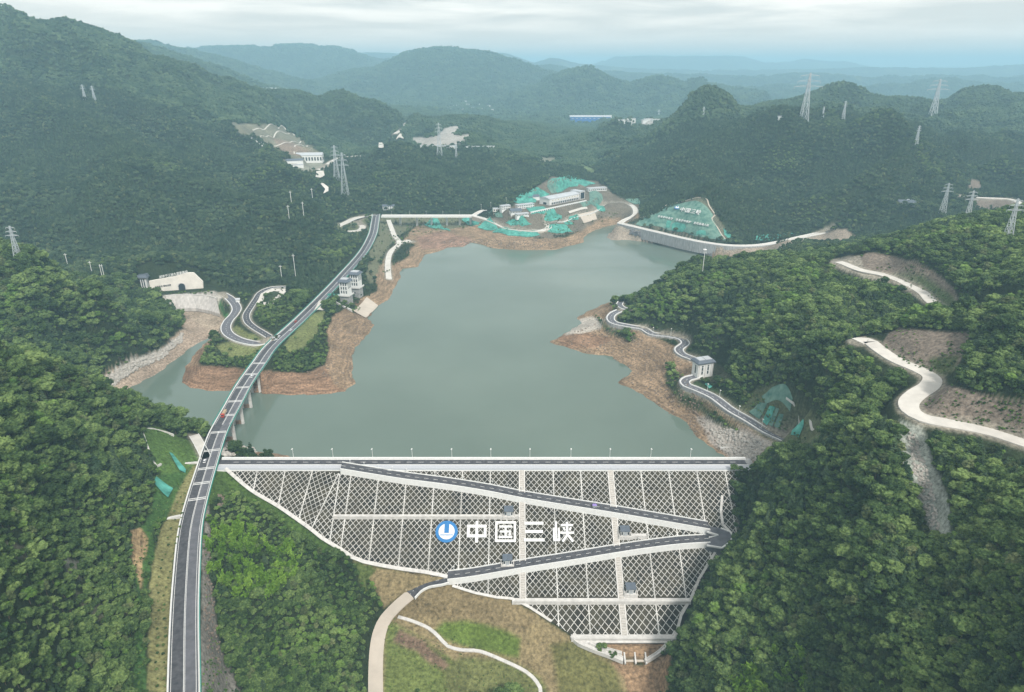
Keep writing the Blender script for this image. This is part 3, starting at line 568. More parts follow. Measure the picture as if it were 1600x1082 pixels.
M_ = {
 'concrete': mat('pale_concrete', (.60, .58, .55), .85, .22, .35),
 'white': mat('white_paint', (.70, .70, .68), .6, .10, .6),
 'beam': mat('lattice_concrete', (.56, .55, .52), .85, .34, .09),
 'grey': mat('grey_concrete', (.30, .30, .29), .9, .35, .3, c2=(.36, .355, .35)),
 'cwall': mat('stained_concrete', (.36, .36, .36), .9, .45, .9, stretch=(1, 1, .12)),
 'asphalt': mat('asphalt', (.060, .060, .070), .85, .3, .4, c2=(.085, .083, .09)),
 'asphalt2': mat('grey_asphalt', (.13, .13, .145), .85, .25, .3),
 'roadconc': mat('concrete_road', (.58, .55, .50), .9, .16, .12),
 'soilface': mat('dam_soil_infill', (.025, .020, .016), .95, .5, .10, bump=.6, bdist=.4, c2=(.056, .048, .031)),
 'paver': mat('crest_pavers', (.46, .47, .50), .85, .15, 1.2),
 'mark': mat('road_marking', (.70, .70, .68), .7, .15, .8),
 'stair': mat('rubble_stair', (.45, .42, .38), .95, .4, 1.1),
 'green': mat('green_mesh_fence', (.055, .30, .24), .7, .15, .3),
 'gnet': mat('green_netting', (.04, .22, .17), .85, .4, .16, c2=(.09, .33, .27), bump=.5, bdist=.8),
 'gnet2': mat('faded_green_netting', (.055, .20, .165), .85, .4, .14, c2=(.15, .24, .19), bump=.5, bdist=.8),
 'roof': mat('grey_blue_roof', (.11, .13, .16), .6, .2, .4),
 'roofl': mat('pale_metal_roof', (.45, .47, .49), .5, .12, .1),
 'blue': mat('logo_blue', (.025, .17, .42), .5, .06, .3),
 'bluew': mat('factory_blue', (.03, .14, .42), .5, .1, .1),
 'glass': mat('window_glass', (.03, .04, .05), .15, .2, .5, spec=.6),
 'steel': mat('galvanised_steel', (.50, .53, .55), .45, .1, .5, metal=.3),
 'rock': mat('pale_rock', (.42, .39, .35), .95, .4, .5, bump=.8, bdist=.5),
 'darkrock': mat('dark_rockfill', (.17, .17, .18), .95, .5, .4, bump=.8, bdist=.6),
 'stone': mat('earth_coloured_stone', (.20, .155, .12), .95, .4, .4, bump=.5, bdist=.3),
 'leafless': mat('dry_brush', (.16, .12, .08), .95, .4, .8),
 'red': mat('red_paint', (.45, .05, .03), .5, .1, .5),
 'truckbed': mat('timber_load', (.45, .33, .22), .8, .2, .5),
 'carw': mat('white_car_paint', (.75, .75, .75), .3, .05, .5, spec=.5),
 'tyre': mat('tyre_rubber', (.02, .02, .02), .9, .1, 1),
 'purple': mat('violet_canopy', (.30, .22, .55), .6, .1, .5),
 'cream': mat('cream_render', (.76, .71, .64), .85, .14, .12),
 'slab': mat('cast_slab', (.50, .44, .37), .9, .12, .1),
}
# ---------------------------------------------------------------- mesh builder
ORG = {}
class MB:
    def __init__(s): s.v = []; s.f = []; s.m = []
    def quad(s, a, b, c, d, mi=0):
        i = len(s.v); s.v += [tuple(a), tuple(b), tuple(c), tuple(d)]; s.f.append((i, i + 1, i + 2, i + 3)); s.m.append(mi)
    def poly(s, P, mi=0):
        i = len(s.v); s.v += [tuple(p) for p in P]; s.f.append(tuple(range(i, i + len(P)))); s.m.append(mi)
    def hexa(s, B, T, mi=0):
        """prism from bottom ring B to top ring T"""
        i = len(s.v); n = len(B); s.v += [tuple(p) for p in B] + [tuple(p) for p in T]
        s.f.append(tuple(range(i + n - 1, i - 1, -1))); s.f.append(tuple(range(i + n, i + 2 * n)))
        for k in range(n): s.f.append((i + k, i + (k + 1) % n, i + n + (k + 1) % n, i + n + k))
        s.m += [mi] * (n + 2)
    def box(s, c, size, rz=0., mi=0):
        x, y, z_ = c; a, b, h = size; ca, sa = math.cos(rz), math.sin(rz)
        R = [(x + ca * u - sa * w, y + sa * u + ca * w) for u, w in ((-a / 2, -b / 2), (a / 2, -b / 2), (a / 2, b / 2), (-a / 2, b / 2))]
        s.hexa([(p[0], p[1], z_) for p in R], [(p[0], p[1], z_ + h) for p in R], mi)
    def bar(s, a, b, r, up=(0, 0, 1), r2=None, mi=0):
        a = np.array(a, float); b = np.array(b, float); d = b - a; l = np.linalg.norm(d)
        if l < 1e-6: return
        d /= l; u = np.array(up, float)
        if abs(np.dot(u, d)) > .98: u = np.array([1., 0, 0])
        p = np.cross(d, u); p /= np.linalg.norm(p); q = np.cross(p, d); r2 = r if r2 is None else r2
        rx, ry = (r if isinstance(r, tuple) else (r, r)); sx, sy = (r2 if isinstance(r2, tuple) else (r2, r2))
        s.hexa([a + p * rx * i + q * ry * j for i, j in ((-1, -1), (1, -1), (1, 1), (-1, 1))], [b + p * sx * i + q * sy * j for i, j in ((-1, -1), (1, -1), (1, 1), (-1, 1))], mi)
    def cyl(s, c, r, h, n=12, r2=None, mi=0):
        r2 = r if r2 is None else r2
        s.hexa([(c[0] + r * math.cos(2 * math.pi * k / n), c[1] + r * math.sin(2 * math.pi * k / n), c[2]) for k in range(n)],
               [(c[0] + r2 * math.cos(2 * math.pi * k / n), c[1] + r2 * math.sin(2 * math.pi * k / n), c[2] + h) for k in range(n)], mi)
    def build(s, name, mats, parent=None, smooth_=False):
        me = bpy.data.meshes.new(name); off = ORG.get(parent.name, np.zeros(3)) if parent is not None else np.zeros(3)
        me.from_pydata([tuple(np.array(p) - off) for p in s.v], [], s.f); me.validate()
        for m in (mats if isinstance(mats, (list, tuple)) else [mats]): me.materials.append(M_[m] if isinstance(m, str) else m)
        if len(me.polygons) == len(s.m): me.polygons.foreach_set('material_index', s.m)
        if smooth_: me.polygons.foreach_set('use_smooth', [True] * len(me.polygons))
        bm = bmesh.new(); bm.from_mesh(me); bmesh.ops.recalc_face_normals(bm, faces=bm.faces) if s.closed else None; bm.to_mesh(me); bm.free()
        o = bpy.data.objects.new(name, me); COL.objects.link(o)
        if parent is not None: o.parent = parent; ORG[o.name] = off
        return o
    closed = False
def thing(name, label, cat, loc, group=None):
    o = bpy.data.objects.new(name, None); COL.objects.link(o); o.location = tuple(loc); o.empty_display_size = .5
    o['label'] = label; o['category'] = cat; ORG[o.name] = np.array(loc, float)
    if group: o['group'] = group
    return o
def tag(o, label, cat, group=None):
    o['label'] = label; o['category'] = cat
    if group: o['group'] = group
    return o
def copy_tree(o, loc, label=None, rz=None, scale=None, group=None):
    c = o.copy(); COL.objects.link(c); c.location = tuple(loc)
    if rz is not None: c.rotation_euler.z = rz
    if scale: c.scale = (scale,) * 3
    if label: c['label'] = label
    if group: c['group'] = group
    for ch in o.children:
        d = ch.copy(); COL.objects.link(d); d.parent = c
        for g in ch.children:
            e = g.copy(); COL.objects.link(e); e.parent = d
    return c
def offsets(P, dist):
    """side offset of a polyline in plan (positive = right of travel)"""
    P = [np.array(p, float) for p in P]; out = []
    for i, p in enumerate(P):
        a = P[max(0, i - 1)]; b = P[min(len(P) - 1, i + 1)]; t = (b - a)[:2]; l = np.hypot(*t) + 1e-9; n = np.array([t[1], -t[0]]) / l
        out.append(np.array([p[0] + n[0] * dist, p[1] + n[1] * dist, p[2]]))
    return out
def strip(mb, P, l, r, z0, z1, mi=0, caps=True):
    """solid strip along P between side offsets l..r, from z0 to z1 above the line"""
    A = offsets(P, l); B = offsets(P, r)
    for i in range(len(P) - 1):
        a0, a1, b0, b1 = A[i], A[i + 1], B[i], B[i + 1]
        up = lambda p, h: (p[0], p[1], p[2] + h)
        mb.quad(up(a0, z1), up(b0, z1), up(b1, z1), up(a1, z1), mi)
        mb.quad(up(a0, z0), up(a0, z1), up(a1, z1), up(a1, z0), mi); mb.quad(up(b0, z1), up(b0, z0), up(b1, z0), up(b1, z1), mi)
    if caps:
        for k in (0, -1):
            mb.quad(up(A[k], z0), up(B[k], z0), up(B[k], z1), up(A[k], z1), mi)
def dashes(mb, P, off, w, on, gap, h, mi=0, start=0.):
    P = catmull(P, 1.5); L_ = [0]
    for i in range(1, len(P)): L_.append(L_[-1] + np.linalg.norm(P[i] - P[i - 1]))
    L_ = np.array(L_); A = np.array(offsets(P, off - w / 2)); B = np.array(offsets(P, off + w / 2)); s = start
    at = lambda Q, s_: np.array([np.interp(s_, L_, Q[:, k]) for k in range(3)])
    while s + on < L_[-1]:
        q = [at(A, s), at(B, s), at(B, s + on), at(A, s + on)]
        for p in q: p[2] += h
        mb.quad(*q, mi); s += on + gap
def posts(P, spacing, start=0.):
    P = [np.array(p) for p in P]; L_ = [0]
    for i in range(1, len(P)): L_.append(L_[-1] + np.linalg.norm(P[i] - P[i - 1]))
    PP = np.array(P); s = start; out = []
    while s < L_[-1]:
        out.append(np.array([np.interp(s, L_, PP[:, k]) for k in range(3)])); s += spacing
    return out
# ---------------------------------------------------------------- the dam
LN = math.sqrt(1 + 1 / SL ** 2); AX = 1 / LN; AZ = 1 / SL / LN     # run and drop per metre down the slope
NRM = np.array([0, -AZ, AX])
def fp(X, s, h=0.): return np.array([X, CRY - AX * s, CRZ - AZ * s]) + NRM * h
def fs(px, py): p = onface(px, py); return np.array([p[0], (CRY - p[1]) / AX])
face_poly = [fs(*q) for q in FACE_PX[:-1]] + [np.array([166., 0.]), np.array([-204., 0.])]
face_poly[0] = np.array([-203., 0.0])
def clipseg(a, b, polys):
    """parts of a-b inside every polygon of polys (2-D)"""
    ts = [0., 1.]; d = b - a
    for P in polys:
        for i in range(len(P)):
            p, q = P[i], P[(i + 1) % len(P)]; e = q - p; den = d[0] * e[1] - d[1] * e[0]
            if abs(den) < 1e-12: continue
            w = p - a; t = (w[0] * e[1] - w[1] * e[0]) / den; u = (w[0] * d[1] - w[1] * d[0]) / den
            if 0 < t < 1 and -1e-9 <= u <= 1 + 1e-9: ts.append(t)
    ts.sort(); out = []
    for t0, t1 in zip(ts, ts[1:]):
        if t1 - t0 < 1e-4: continue
        m = a + d * (t0 + t1) / 2
        if all(inpoly(np.array(m[0]), np.array(m[1]), P) for P in polys): out.append((a + d * t0, a + d * t1))
    return out
dam = thing('dam', 'concrete lattice faced rockfill dam closing the lake, zigzag road down its face', 'dam', (0, 429, 20))
def slope_beam(mb, a, b, w, h0=-.2, h1=.2, mi=0):
    d = b - a; l = np.hypot(*d)
    if l < .3: return
    n = np.array([d[1], -d[0]]) / l * w / 2
    R = [a - n, a + n, b + n, b - n]
    mb.hexa([fp(p[0], p[1], h0) for p in R], [fp(p[0], p[1], h1) for p in R], mi)
def soil_face():
    mb = MB()
    # body under the crest, then the sloping face as one sheet
    P = face_poly
    bm = bmesh.new(); vs = [bm.verts.new(fp(p[0], p[1], 0) - np.array([0, 429, 20])) for p in P]; bm.faces.new(vs)
    bmesh.ops.triangulate(bm, faces=bm.faces); me = bpy.data.meshes.new('face_soil'); bm.to_mesh(me); bm.free(); me.materials.append(M_['soilface'])
    o = bpy.data.objects.new('face_soil', me); COL.objects.link(o); o.parent = dam
soil_face()
b = MB(); b.box((-19, 429.1, -18), (392, 16.2, 37.9)); b.build('dam_body', 'grey', dam)
# panel lines
XL = [-115.6, -95.6, -75.6, -55.6, -35.6, -15.6, 4.6]; XR = [9.6, 29.6, 49.4, 68.6]; XR2 = [73.2, 92.8, 112.9, 133.2, 153.5, 174]
fan = [((353, 733), (353, 733)), ((403, 732.5), (396, 766)), ((446, 733), (435, 791)), ((489, 733), (466.5, 813)), ((529.5, 740), (487, 826.5)), ((531, 741), (515, 847.5))]
S938 = fs(900, 935)[1]
lat = MB(); lat.closed = True
def rib_(p, q):
    if np.hypot(*(q - p)) < 3: return
    mb = MB(); mb.closed = True; slope_beam(mb, p, q, .75, h1=.3); mb.build('slope_rib', 'beam', dam)
def lattice(panel, ang, W_, H_, w, org):
    ca, sa = math.cos(ang), math.sin(ang); ctr = np.array(org)
    loc = lambda p: np.array([(p - ctr)[0] * ca + (p - ctr)[1] * sa, -(p - ctr)[0] * sa + (p - ctr)[1] * ca])
    L2 = [loc(p) for p in panel]; x0 = min(p[0] for p in L2); x1 = max(p[0] for p in L2); y0 = min(p[1] for p in L2); y1 = max(p[1] for p in L2)
    back = lambda x, y: ctr + np.array([x * ca - y * sa, x * sa + y * ca])
    for sg in (1, -1):
        # lines x*sg*H/W - y = k*H
        k0 = math.floor((min(x0 * sg, x1 * sg) * H_ / W_ - y1) / H_) - 1; k1 = math.ceil((max(x0 * sg, x1 * sg) * H_ / W_ - y0) / H_) + 1
        for k in range(k0, k1 + 1):
            a = back(x0, sg * x0 * H_ / W_ - k * H_); c = back(x1, sg * x1 * H_ / W_ - k * H_)
            for p, q in clipseg(a, c, [panel, face_poly]): slope_beam(lat, p, q, w)
pan = []
for (t0, b0), (t1, b1) in zip(fan, fan[1:]):
    A, B, C_, D = fs(*t0), fs(*t1), fs(*b1), fs(*b0)
    A[1] = max(A[1], 0); B[1] = max(B[1], 0)
    C2 = B + (C_ - B) * 1.06; D2 = A + (D - A) * 1.06 if np.hypot(*(D - A)) > 1 else D
    P = [A, B, C2] + ([D2] if np.hypot(*(D2 - A)) > 1 else [])
    v = (C_ - B) / np.hypot(*(C_ - B)); ang = math.atan2(-v[0], v[1])
    lattice(P, ang, 4.0, 4.6, .34, B); pan.append((B, C2))
top = 0.
def rect(x0, x1, s0, s1): return [np.array([x0, s0]), np.array([x1, s0]), np.array([x1, s1]), np.array([x0, s1])]
XLL = [fs(531, 741)[0] + .3] + XL
P0 = [fs(531, 741), np.array([XL[0], 0]), np.array([XL[0], 95.]), fs(515, 849)]; P0[0][1] = 2
lattice(P0, 0, 4.0, 4.6, .34, [XL[0], 0])
for xs_ in (XL, XR, XR2):
    for x0, x1 in zip(xs_, xs_[1:]):
        wd = (x1 - x0) / 5
        lattice(rect(x0, x1, 0, S938 - 1), 0, wd, wd * 1.15, .34, [x0, 0])
        wd = (x1 - x0) / 4
        lattice(rect(x0, x1, S938 + 3, 125), 0, wd, wd * 1.2, .38, [x0, S938 + 3])
for a, c in pan[:-1] + [(fs(531, 741), fs(515, 849))]:
    for p, q in clipseg(a, a + (c - a) * 1.2, [face_poly]): rib_(p, q)
for x in XL[:-1] + XR[1:-1] + XR2[1:-1]:
    for p, q in clipseg(np.array([x, 0.]), np.array([x, 130.]), [face_poly]): rib_(p, q)
lat.build('lattice', 'beam', dam)
# two stair strips
def stair(x0, x1):
    mb = MB(); mb.closed = True; e = MB(); e.closed = True
    for p, q in clipseg(np.array([(x0 + x1) / 2, .0]), np.array([(x0 + x1) / 2, 122.]), [face_poly]):
        slope_beam(mb, p, q, x1 - x0, h1=.42)
        for x in (x0 - .2, x1 + .2): slope_beam(e, np.array([x, p[1]]), np.array([x, q[1]]), .7, h1=.62)
        s = p[1]
        while s < q[1]:
            slope_beam(e, np.array([x0 + .4, s]), np.array([x1 - .4, s]), .3, h1=.55); s += 1.6
    o = mb.build('stairway', 'stair', dam); e.build('stair_curb', 'concrete', o)
stair(5.4, 8.8); stair(69.2, 72.6)
# berms: level ledges standing out of the face
def ledge(px0, px1, py, out=2.6, name='berm'):
    a = onface(px0, py); c = onface(px1, py); mb = MB(); mb.closed = True; zt = (a[2] + c[2]) / 2 + .5; y = (a[1] + c[1]) / 2
    x0, x1 = sorted((a[0], c[0]))
    mb.hexa([(x0, y - out, zt - 2.1), (x1, y - out, zt - 2.1), (x1, y + 1.2, zt - 2.1), (x0, y + 1.2, zt - 2.1)], [(x0, y - out, zt), (x1, y - out, zt), (x1, y + 1.2, zt), (x0, y + 1.2, zt)])
    mb.hexa([(x0, y - out - .35, zt - 2.2), (x1, y - out - .35, zt - 2.2), (x1, y - out + .003, zt - 2.2), (x0, y - out + .003, zt - 2.2)], [(x0, y - out - .35, zt + .5), (x1, y - out - .35, zt + .5), (x1, y - out, zt + .5), (x0, y - out, zt + .5)])
    return mb.build(name, 'concrete', dam)
ledge(522, 811, 806, 1.9); ledge(968, 1010, 836, 2.2); ledge(800, 1078, 937, 2.5); ledge(892, 1054, 994, 2.8)
# edge kerb round the face
ek = MB(); ek.closed = True
def edge(pts, w=1.9, h=1.1):
    for a, c in zip(pts, pts[1:]): slope_beam(ek, a, c + (c - a) / (np.hypot(*(c - a)) + 1e-6) * .3, w, -1.5, h)
E = [fs(*q) for q in FACE_PX]
Ecur = [np.array(p[:2]) for p in catmull([np.append(p, 0) for p in E[:12]], 5)]
edge(Ecur, 2.4); edge(E[12:18], 1.6); edge(E[18:21], 1.8); edge([fs(*q) for q in [(1054, 1000), (1064, 962), (1079, 936), (1092, 905), (1118, 862)]], 1.6)
edge([fs(*q) for q in [(1128, 775), (1126, 800), (1129, 820), (1142, 834)]], 1.6)
ek.build('edge_kerb', 'concrete', dam)
# ramps
def ramp(inner_px, out=4.0, kerb=.7):
    I = [onface(*q) for q in inner_px]; I = catmull(I, 4)
    for p in I: p[2] += .25
    rd = MB(); wl = MB(); wl.closed = True; mk = MB(); ik = MB(); ik.closed = True
    for a, c in zip(I, I[1:]):
        oa, oc = a + np.array([0, -out, 0]), c + np.array([0, -out, 0])
        rd.quad(a + [0, 2.0, 1.45], oa + [0, 0, .02], oc + [0, 0, .02], c + [0, 2.0, 1.45])
        # outer kerb and the battered wall below it
        ka, kc = oa + np.array([0, -kerb, 0]), oc + np.array([0, -kerb, 0])
        dz = (out + kerb) / SL + .6; dn = np.array([0, 0, -dz])
        wl.hexa([oa + dn, ka + dn + [0, -.5, 0], kc + dn + [0, -.5, 0], oc + dn], [oa + [0, 0, .5], ka + [0, 0, .5], kc + [0, 0, .5], oc + [0, 0, .5]])
        ik.hexa([a + [0, 2.0, .6], a + [0, 2.7, .6], c + [0, 2.7, .6], c + [0, 2.0, .6]], [a + [0, 2.0, 1.95], a + [0, 2.7, 1.95], c + [0, 2.7, 1.95], c + [0, 2.0, 1.95]])
    mid = [p + np.array([0, -1.0, .77]) for p in I]
    dashes(mk, mid, 0, .30, 3.2, 3.6, .06)
    o = rd.build('ramp_road', 'asphalt', dam); wl.build('ramp_wall', 'white', o); ik.build('ramp_kerb', 'white', o); mk.build('ramp_marking', 'mark', o)
    return I
UP = ramp([(534, 728.5), (589, 737.5), (634, 744.5), (700, 753), (760, 762.5), (816, 773.5), (880, 784), (955, 796), (1003, 804), (1050, 812), (1107, 822)])
LO = ramp([(1107, 842), (1060, 845), (1010, 851), (960, 858.5), (890, 870), (816, 881.6), (740, 894.7), (700, 899.5)])
# hairpin platform at the right abutment
hp = [atz(1104, 823, -3.0), atz(1126, 826, -3.6), atz(1141, 832, -4.6), atz(1145, 839, -5.6), atz(1141, 848, -6.8), atz(1128, 857, -7.8), atz(1104, 853, -8.2), atz(1104, 842, -8.0), atz(1122, 837, -5.8), atz(1104, 831.5, -3.2)]
mb = MB(); mb.closed = True; mb.hexa([p - [0, 0, 6] for p in hp], [p + [0, 0, .29] for p in hp]); o = mb.build('hairpin_road', 'asphalt2', dam)
mb = MB(); mb.closed = True
for seg in (hp[1:7], hp[7:10] + [hp[9]]):
    for a, c in zip(seg, seg[1:]):
        if np.linalg.norm(c - a) > .1: mb.bar(a + [0, 0, .2], c + [0, 0, .2], (.55, .5))
mb.build('hairpin_kerb', 'white', o)
# crest: road, parapet, walkway, railings
cr = MB(); cr.quad((-216, 428.2, 20.03), (172, 428.2, 20.03), (172, 435.6, 20.03), (-216, 435.6, 20.03)); crest = cr.build('crest_road', 'asphalt', dam)
mk = MB(); x = -205.
while x < 165: mk.quad((x, 431.8, 20.05), (x + 4, 431.8, 20.05), (x + 4, 432.1, 20.05), (x, 432.1, 20.05)); x += 8.5
mk.build('crest_marking', 'mark', crest)
mb = MB(); mb.closed = True; mb.box((-21, 436.3, 19.4), (388, 1.4, 1.9)); mb.box((-21, 435.35, 19.4), (388, .5, .95)); mb.build('parapet_wall', 'white', dam)
mb = MB(); mb.closed = True; mb.box((-21, 424.6, 18.), (388, 7.1, 2.15)); mb.build('crest_walkway', 'paver', dam)
mb = MB(); mb.closed = True; mb.box((-21, 420.85, 16.8), (388, .7, 3.5)); mb.box((-21, 428.0, 19.5), (388, .5, .95)); mb.build('crest_kerb', 'white', dam)
rl = MB(); rl.closed = True
x = -214
while x < 170: rl.bar((x, 421.4, 20.1), (x, 421.4, 21.3), .07); x += 2.6
for h in (20.6, 21.0, 21.35): rl.bar((-215, 421.4, h), (171, 421.4, h), .05)
rl.build('crest_railing', 'steel', dam)
# toe works: end wall, two outlet bays, wing channels
g = thing('outlet_sluice', 'grey concrete drain outlet with two bays at the foot of the dam', 'culvert', atz(990, 1030, -52))
wz = onface(970, 998)
mb = MB(); mb.closed = True
tw = [atz(925, 1003, -44.2), atz(1040, 1003, -44.2), atz(1012, 1019, -48.5), atz(975, 1019, -48.5)]
mb.hexa([p + [0, 2.5, -6] for p in tw[:2]] + [p + [0, 0, -8] for p in tw[2:]], [p + [0, 2.5, 0] for p in tw[:2]] + [p + [0, 0, 0] for p in tw[2:]]); mb.build('end_wall', 'cwall', g)
for px in (983, 1000):
    mb = MB(); mb.closed = True; q = [atz(px - 7, 1018, -49), atz(px + 7, 1018, -49), atz(px + 8.5, 1034, -51.6), atz(px - 5.5, 1034, -51.6)]
    mb.hexa([p - [0, 0, 4] for p in q], q); mb.build('bay_floor', 'slab', g)
for px in (975, 991.5, 1008):
    mb = MB(); mb.closed = True; a, c = atz(px, 1017, -47.4), atz(px + 2, 1035, -50.4)
    mb.bar(a - [0, 0, 2], c - [0, 0, 2], (.45, 2)); mb.build('bay_wall', 'concrete', g)
def channel(name, label, pts, w=1.6, mats='concrete', cat='drain'):
    P = catmull(pts, 3); mb = MB(); strip(mb, P, -w, -w + .55, -2.0, .7); strip(mb, P, w - .55, w, -2.0, .7); strip(mb, P, -w + .5, w - .5, -2.0, .12)
    return tag(mb.build(name, mats), label, cat)
channel('drain_channel', 'white lined channel curving from the dam edge down to the outlet bays', [onface(894, 994) + [0, 0, .3], atz(905, 1003, -43), atz(930, 1014, -45.5), atz(955, 1023, -48), atz(974, 1031, -50.3)], 2.0)
channel('drain_channel', 'short white wing channel inside the left wing of the outlet', [atz(921, 1004, -43.3), atz(940, 1012, -45.6), atz(972, 1021, -48.2)], 1.0)
channel('drain_channel', 'thin white channel curving round the right foot of the dam', [atz(1008, 1033, -50.2), atz(1030, 1019, -46.5), atz(1046, 1003, -43), atz(1056, 988, -41)], 1.1)
# observation huts
def hut(px, py, label, w=5.6):
    p = onface(px, py + 9); g = thing('gauge_hut', label, 'hut', p, 'small instrument huts on the dam face')
    x, y, z0 = p
    mb = MB(); mb.closed = True; mb.box((x, y + .2, z0 - 2.5), (w + 3.2, 6.4, 3.0)); mb.build('base_slab', 'concrete', g)
    mb = MB(); mb.closed = True; mb.box((x, y + .4, z0 + .5), (w, 4.6, 4.2)); bd = mb.build('wall', 'white', g)
    mb = MB(); mb.closed = True; mb.box((x, y - 1.95, z0 + .6), (w * .42, .16, 2.9)); mb.build('door', 'steel', bd)
    for s in (-1, 1):
        mb = MB(); mb.closed = True; mb.box((x + s * w * .37, y - 1.95, z0 + 1.4), (w * .17, .16, 2.1)); mb.build('window', 'glass', bd)
    mb = MB(); mb.closed = True
    mb.hexa([(x - w / 2 - .5, y - 2.7, z0 + 4.5), (x + w / 2 + .5, y - 2.7, z0 + 4.5), (x + w / 2 + .5, y + 3.4, z0 + 4.9), (x - w / 2 - .5, y + 3.4, z0 + 4.9)],
            [(x - w / 2 - .5, y - 2.7, z0 + 4.8), (x + w / 2 + .5, y - 2.7, z0 + 4.8), (x + w / 2 + .5, y + 3.4, z0 + 5.3), (x - w / 2 - .5, y + 3.4, z0 + 5.3)]); mb.build('roof', 'roof', g)
    mb = MB(); mb.closed = True
    for s in (-1, 1): mb.box((x + s * (w / 2 + 1.3), y + .6, z0 - .2), (.5, 6.2, 1.6))
    mb.box((x, y + 3.9, z0 - .2), (w + 3.1, .5, 2.6)); mb.build('retaining_kerb', 'concrete', g)
hut(795, 796, 'grey roofed hut above the white characters, beside the middle stair strip')
hut(793, 872, 'grey roofed hut just above the lower ramp, below the white characters')
hut(976, 827, 'grey roofed hut inside the point of the zigzag, right of the second stair')
hut(985, 917, 'lowest grey roofed hut, under the lower ramp beside the second stair')
# the sign on the face
sg = thing('dam_sign', 'blue round emblem and four big white characters set on the dam lattice', 'sign', fp(-30, 75, .6))
def fbox(mb, cx, cs, w, h, ang=0., h0=.5, h1=1.0, mi=0):
    ca, sa = math.cos(ang), math.sin(ang); R = [np.array([cx + ca * u - sa * v, cs + sa * u + ca * v]) for u, v in ((-w / 2, -h / 2), (w / 2, -h / 2), (w / 2, h / 2), (-w / 2, h / 2))]
    mb.hexa([fp(p[0], p[1], h0) for p in R], [fp(p[0], p[1], h1) for p in R], mi)
def disc(mb, cx, cs, r, h0, h1, a0=0., a1=2 * math.pi, n=48):
    R = [np.array([cx + r * math.cos(a0 + (a1 - a0) * k / n), cs + r * math.sin(a0 + (a1 - a0) * k / n)]) for k in range(n if a1 - a0 > 6.2 else n + 1)]
    mb.hexa([fp(p[0], p[1], h0) for p in R], [fp(p[0], p[1], h1) for p in R])
c = fs(698, 831.5); R0 = 7.6
mb = MB(); mb.closed = True; disc(mb, c[0], c[1], R0, .45, .9); em = mb.build('emblem_disc', 'blue', sg)
mb = MB(); mb.closed = True; disc(mb, c[0], c[1], R0 * .72, .9, 1.0); mb.build('emblem_mark', 'white', em)
mb = MB(); mb.closed = True; fbox(mb, c[0], c[1] - R0 * .36, R0 * .42, R0 * 1.0, 0, 1.0, 1.08)
fbox(mb, c[0], c[1] + R0 * .32, R0 * 1.15, R0 * .07, 0, 1.0, 1.08)
mb.build('emblem_mark', 'blue', em)
def char(px, boxes, u):
    cc = fs(px, 831.5); mb = MB(); mb.closed = True
    for k, (x, y, w, h, *a) in enumerate(boxes): fbox(mb, cc[0] + x * u, cc[1] + y * u * 1.05, w * u, h * u * 1.05, math.radians(a[0]) if a else 0, .5, 1.0 + .004 * k)
    mb.build('character', 'white', sg)
u = 13.2
char(745, [(0, -.27, 1.02, .15), (0, .22, 1.02, .15), (-.435, 0, .15, .36), (.435, 0, .15, .36), (0, .02, .15, 1.08)], u)
char(790, [(0, -.46, 1.08, .12), (0, .46, 1.08, .12), (-.48, 0, .12, .84), (.48, 0, .12, .84), (0, -.25, .66, .11), (0, 0, .58, .10), (0, .27, .70, .11), (0, 0, .11, .46), (.22, .13, .12, .13, 40)], u)
char(834.5, [(0, -.42, 1.0, .15), (0, 0, .92, .15), (0, .42, 1.06, .15)], u)
char(881, [(-.40, -.05, .10, .92), (-.52, .12, .10, .62), (-.26, .12, .10, .62), (-.39, .42, .34, .12), (.17, -.32, .64, .11), (.17, .06, .72, .11), (.17, -.18, .12, .62), (.02, -.13, .10, .18, -25), (.33, -.13, .10, .18, 25), (.05, .32, .12, .46, 35), (.31, .32, .12, .46, -35)], u)
# lamps along the crest
def lamp(loc, label, h=7.6, parent=None):
    g = thing('street_lamp', label, 'street lamp', loc, 'lamps along the dam crest')
    x, y, z0 = loc
    mb = MB(); mb.closed = True; mb.bar((x, y, z0), (x, y, z0 + h), .13, r2=.08); mb.cyl((x, y, z0), .3, .5, 8); mb.build('pole', 'white', g)
    mb = MB(); mb.closed = True; mb.bar((x, y, z0 + h - .2), (x, y - 1.3, z0 + h + .1), .06); mb.build('arm', 'white', g)
    mb = MB(); mb.closed = True; mb.box((x, y - 1.3, z0 + h), (.9, .7, .28)); mb.cyl((x, y, z0 + h - .1), .5, .35, 10, .25); mb.build('lamp_head', 'white', g)
    return g
lx = [458, 520, 582, 644, 706, 767, 828, 892, 953, 1017, 1079]
L0 = None
for i, px in enumerate(lx):
    p = atz(px, 716, 21.3); x = (px - 800) * .4735
    lab = ['%s white lamp on the crest parapet, counted from the left' % w for w in ('first', 'second', 'third', 'fourth', 'fifth', 'sixth', 'seventh', 'eighth', 'ninth', 'tenth', 'eleventh')][i]
    if L0 is None: L0 = lamp((x, 436.3, 21.3), lab)
    else: copy_tree(L0, (x, 436.3, 21.3), lab)
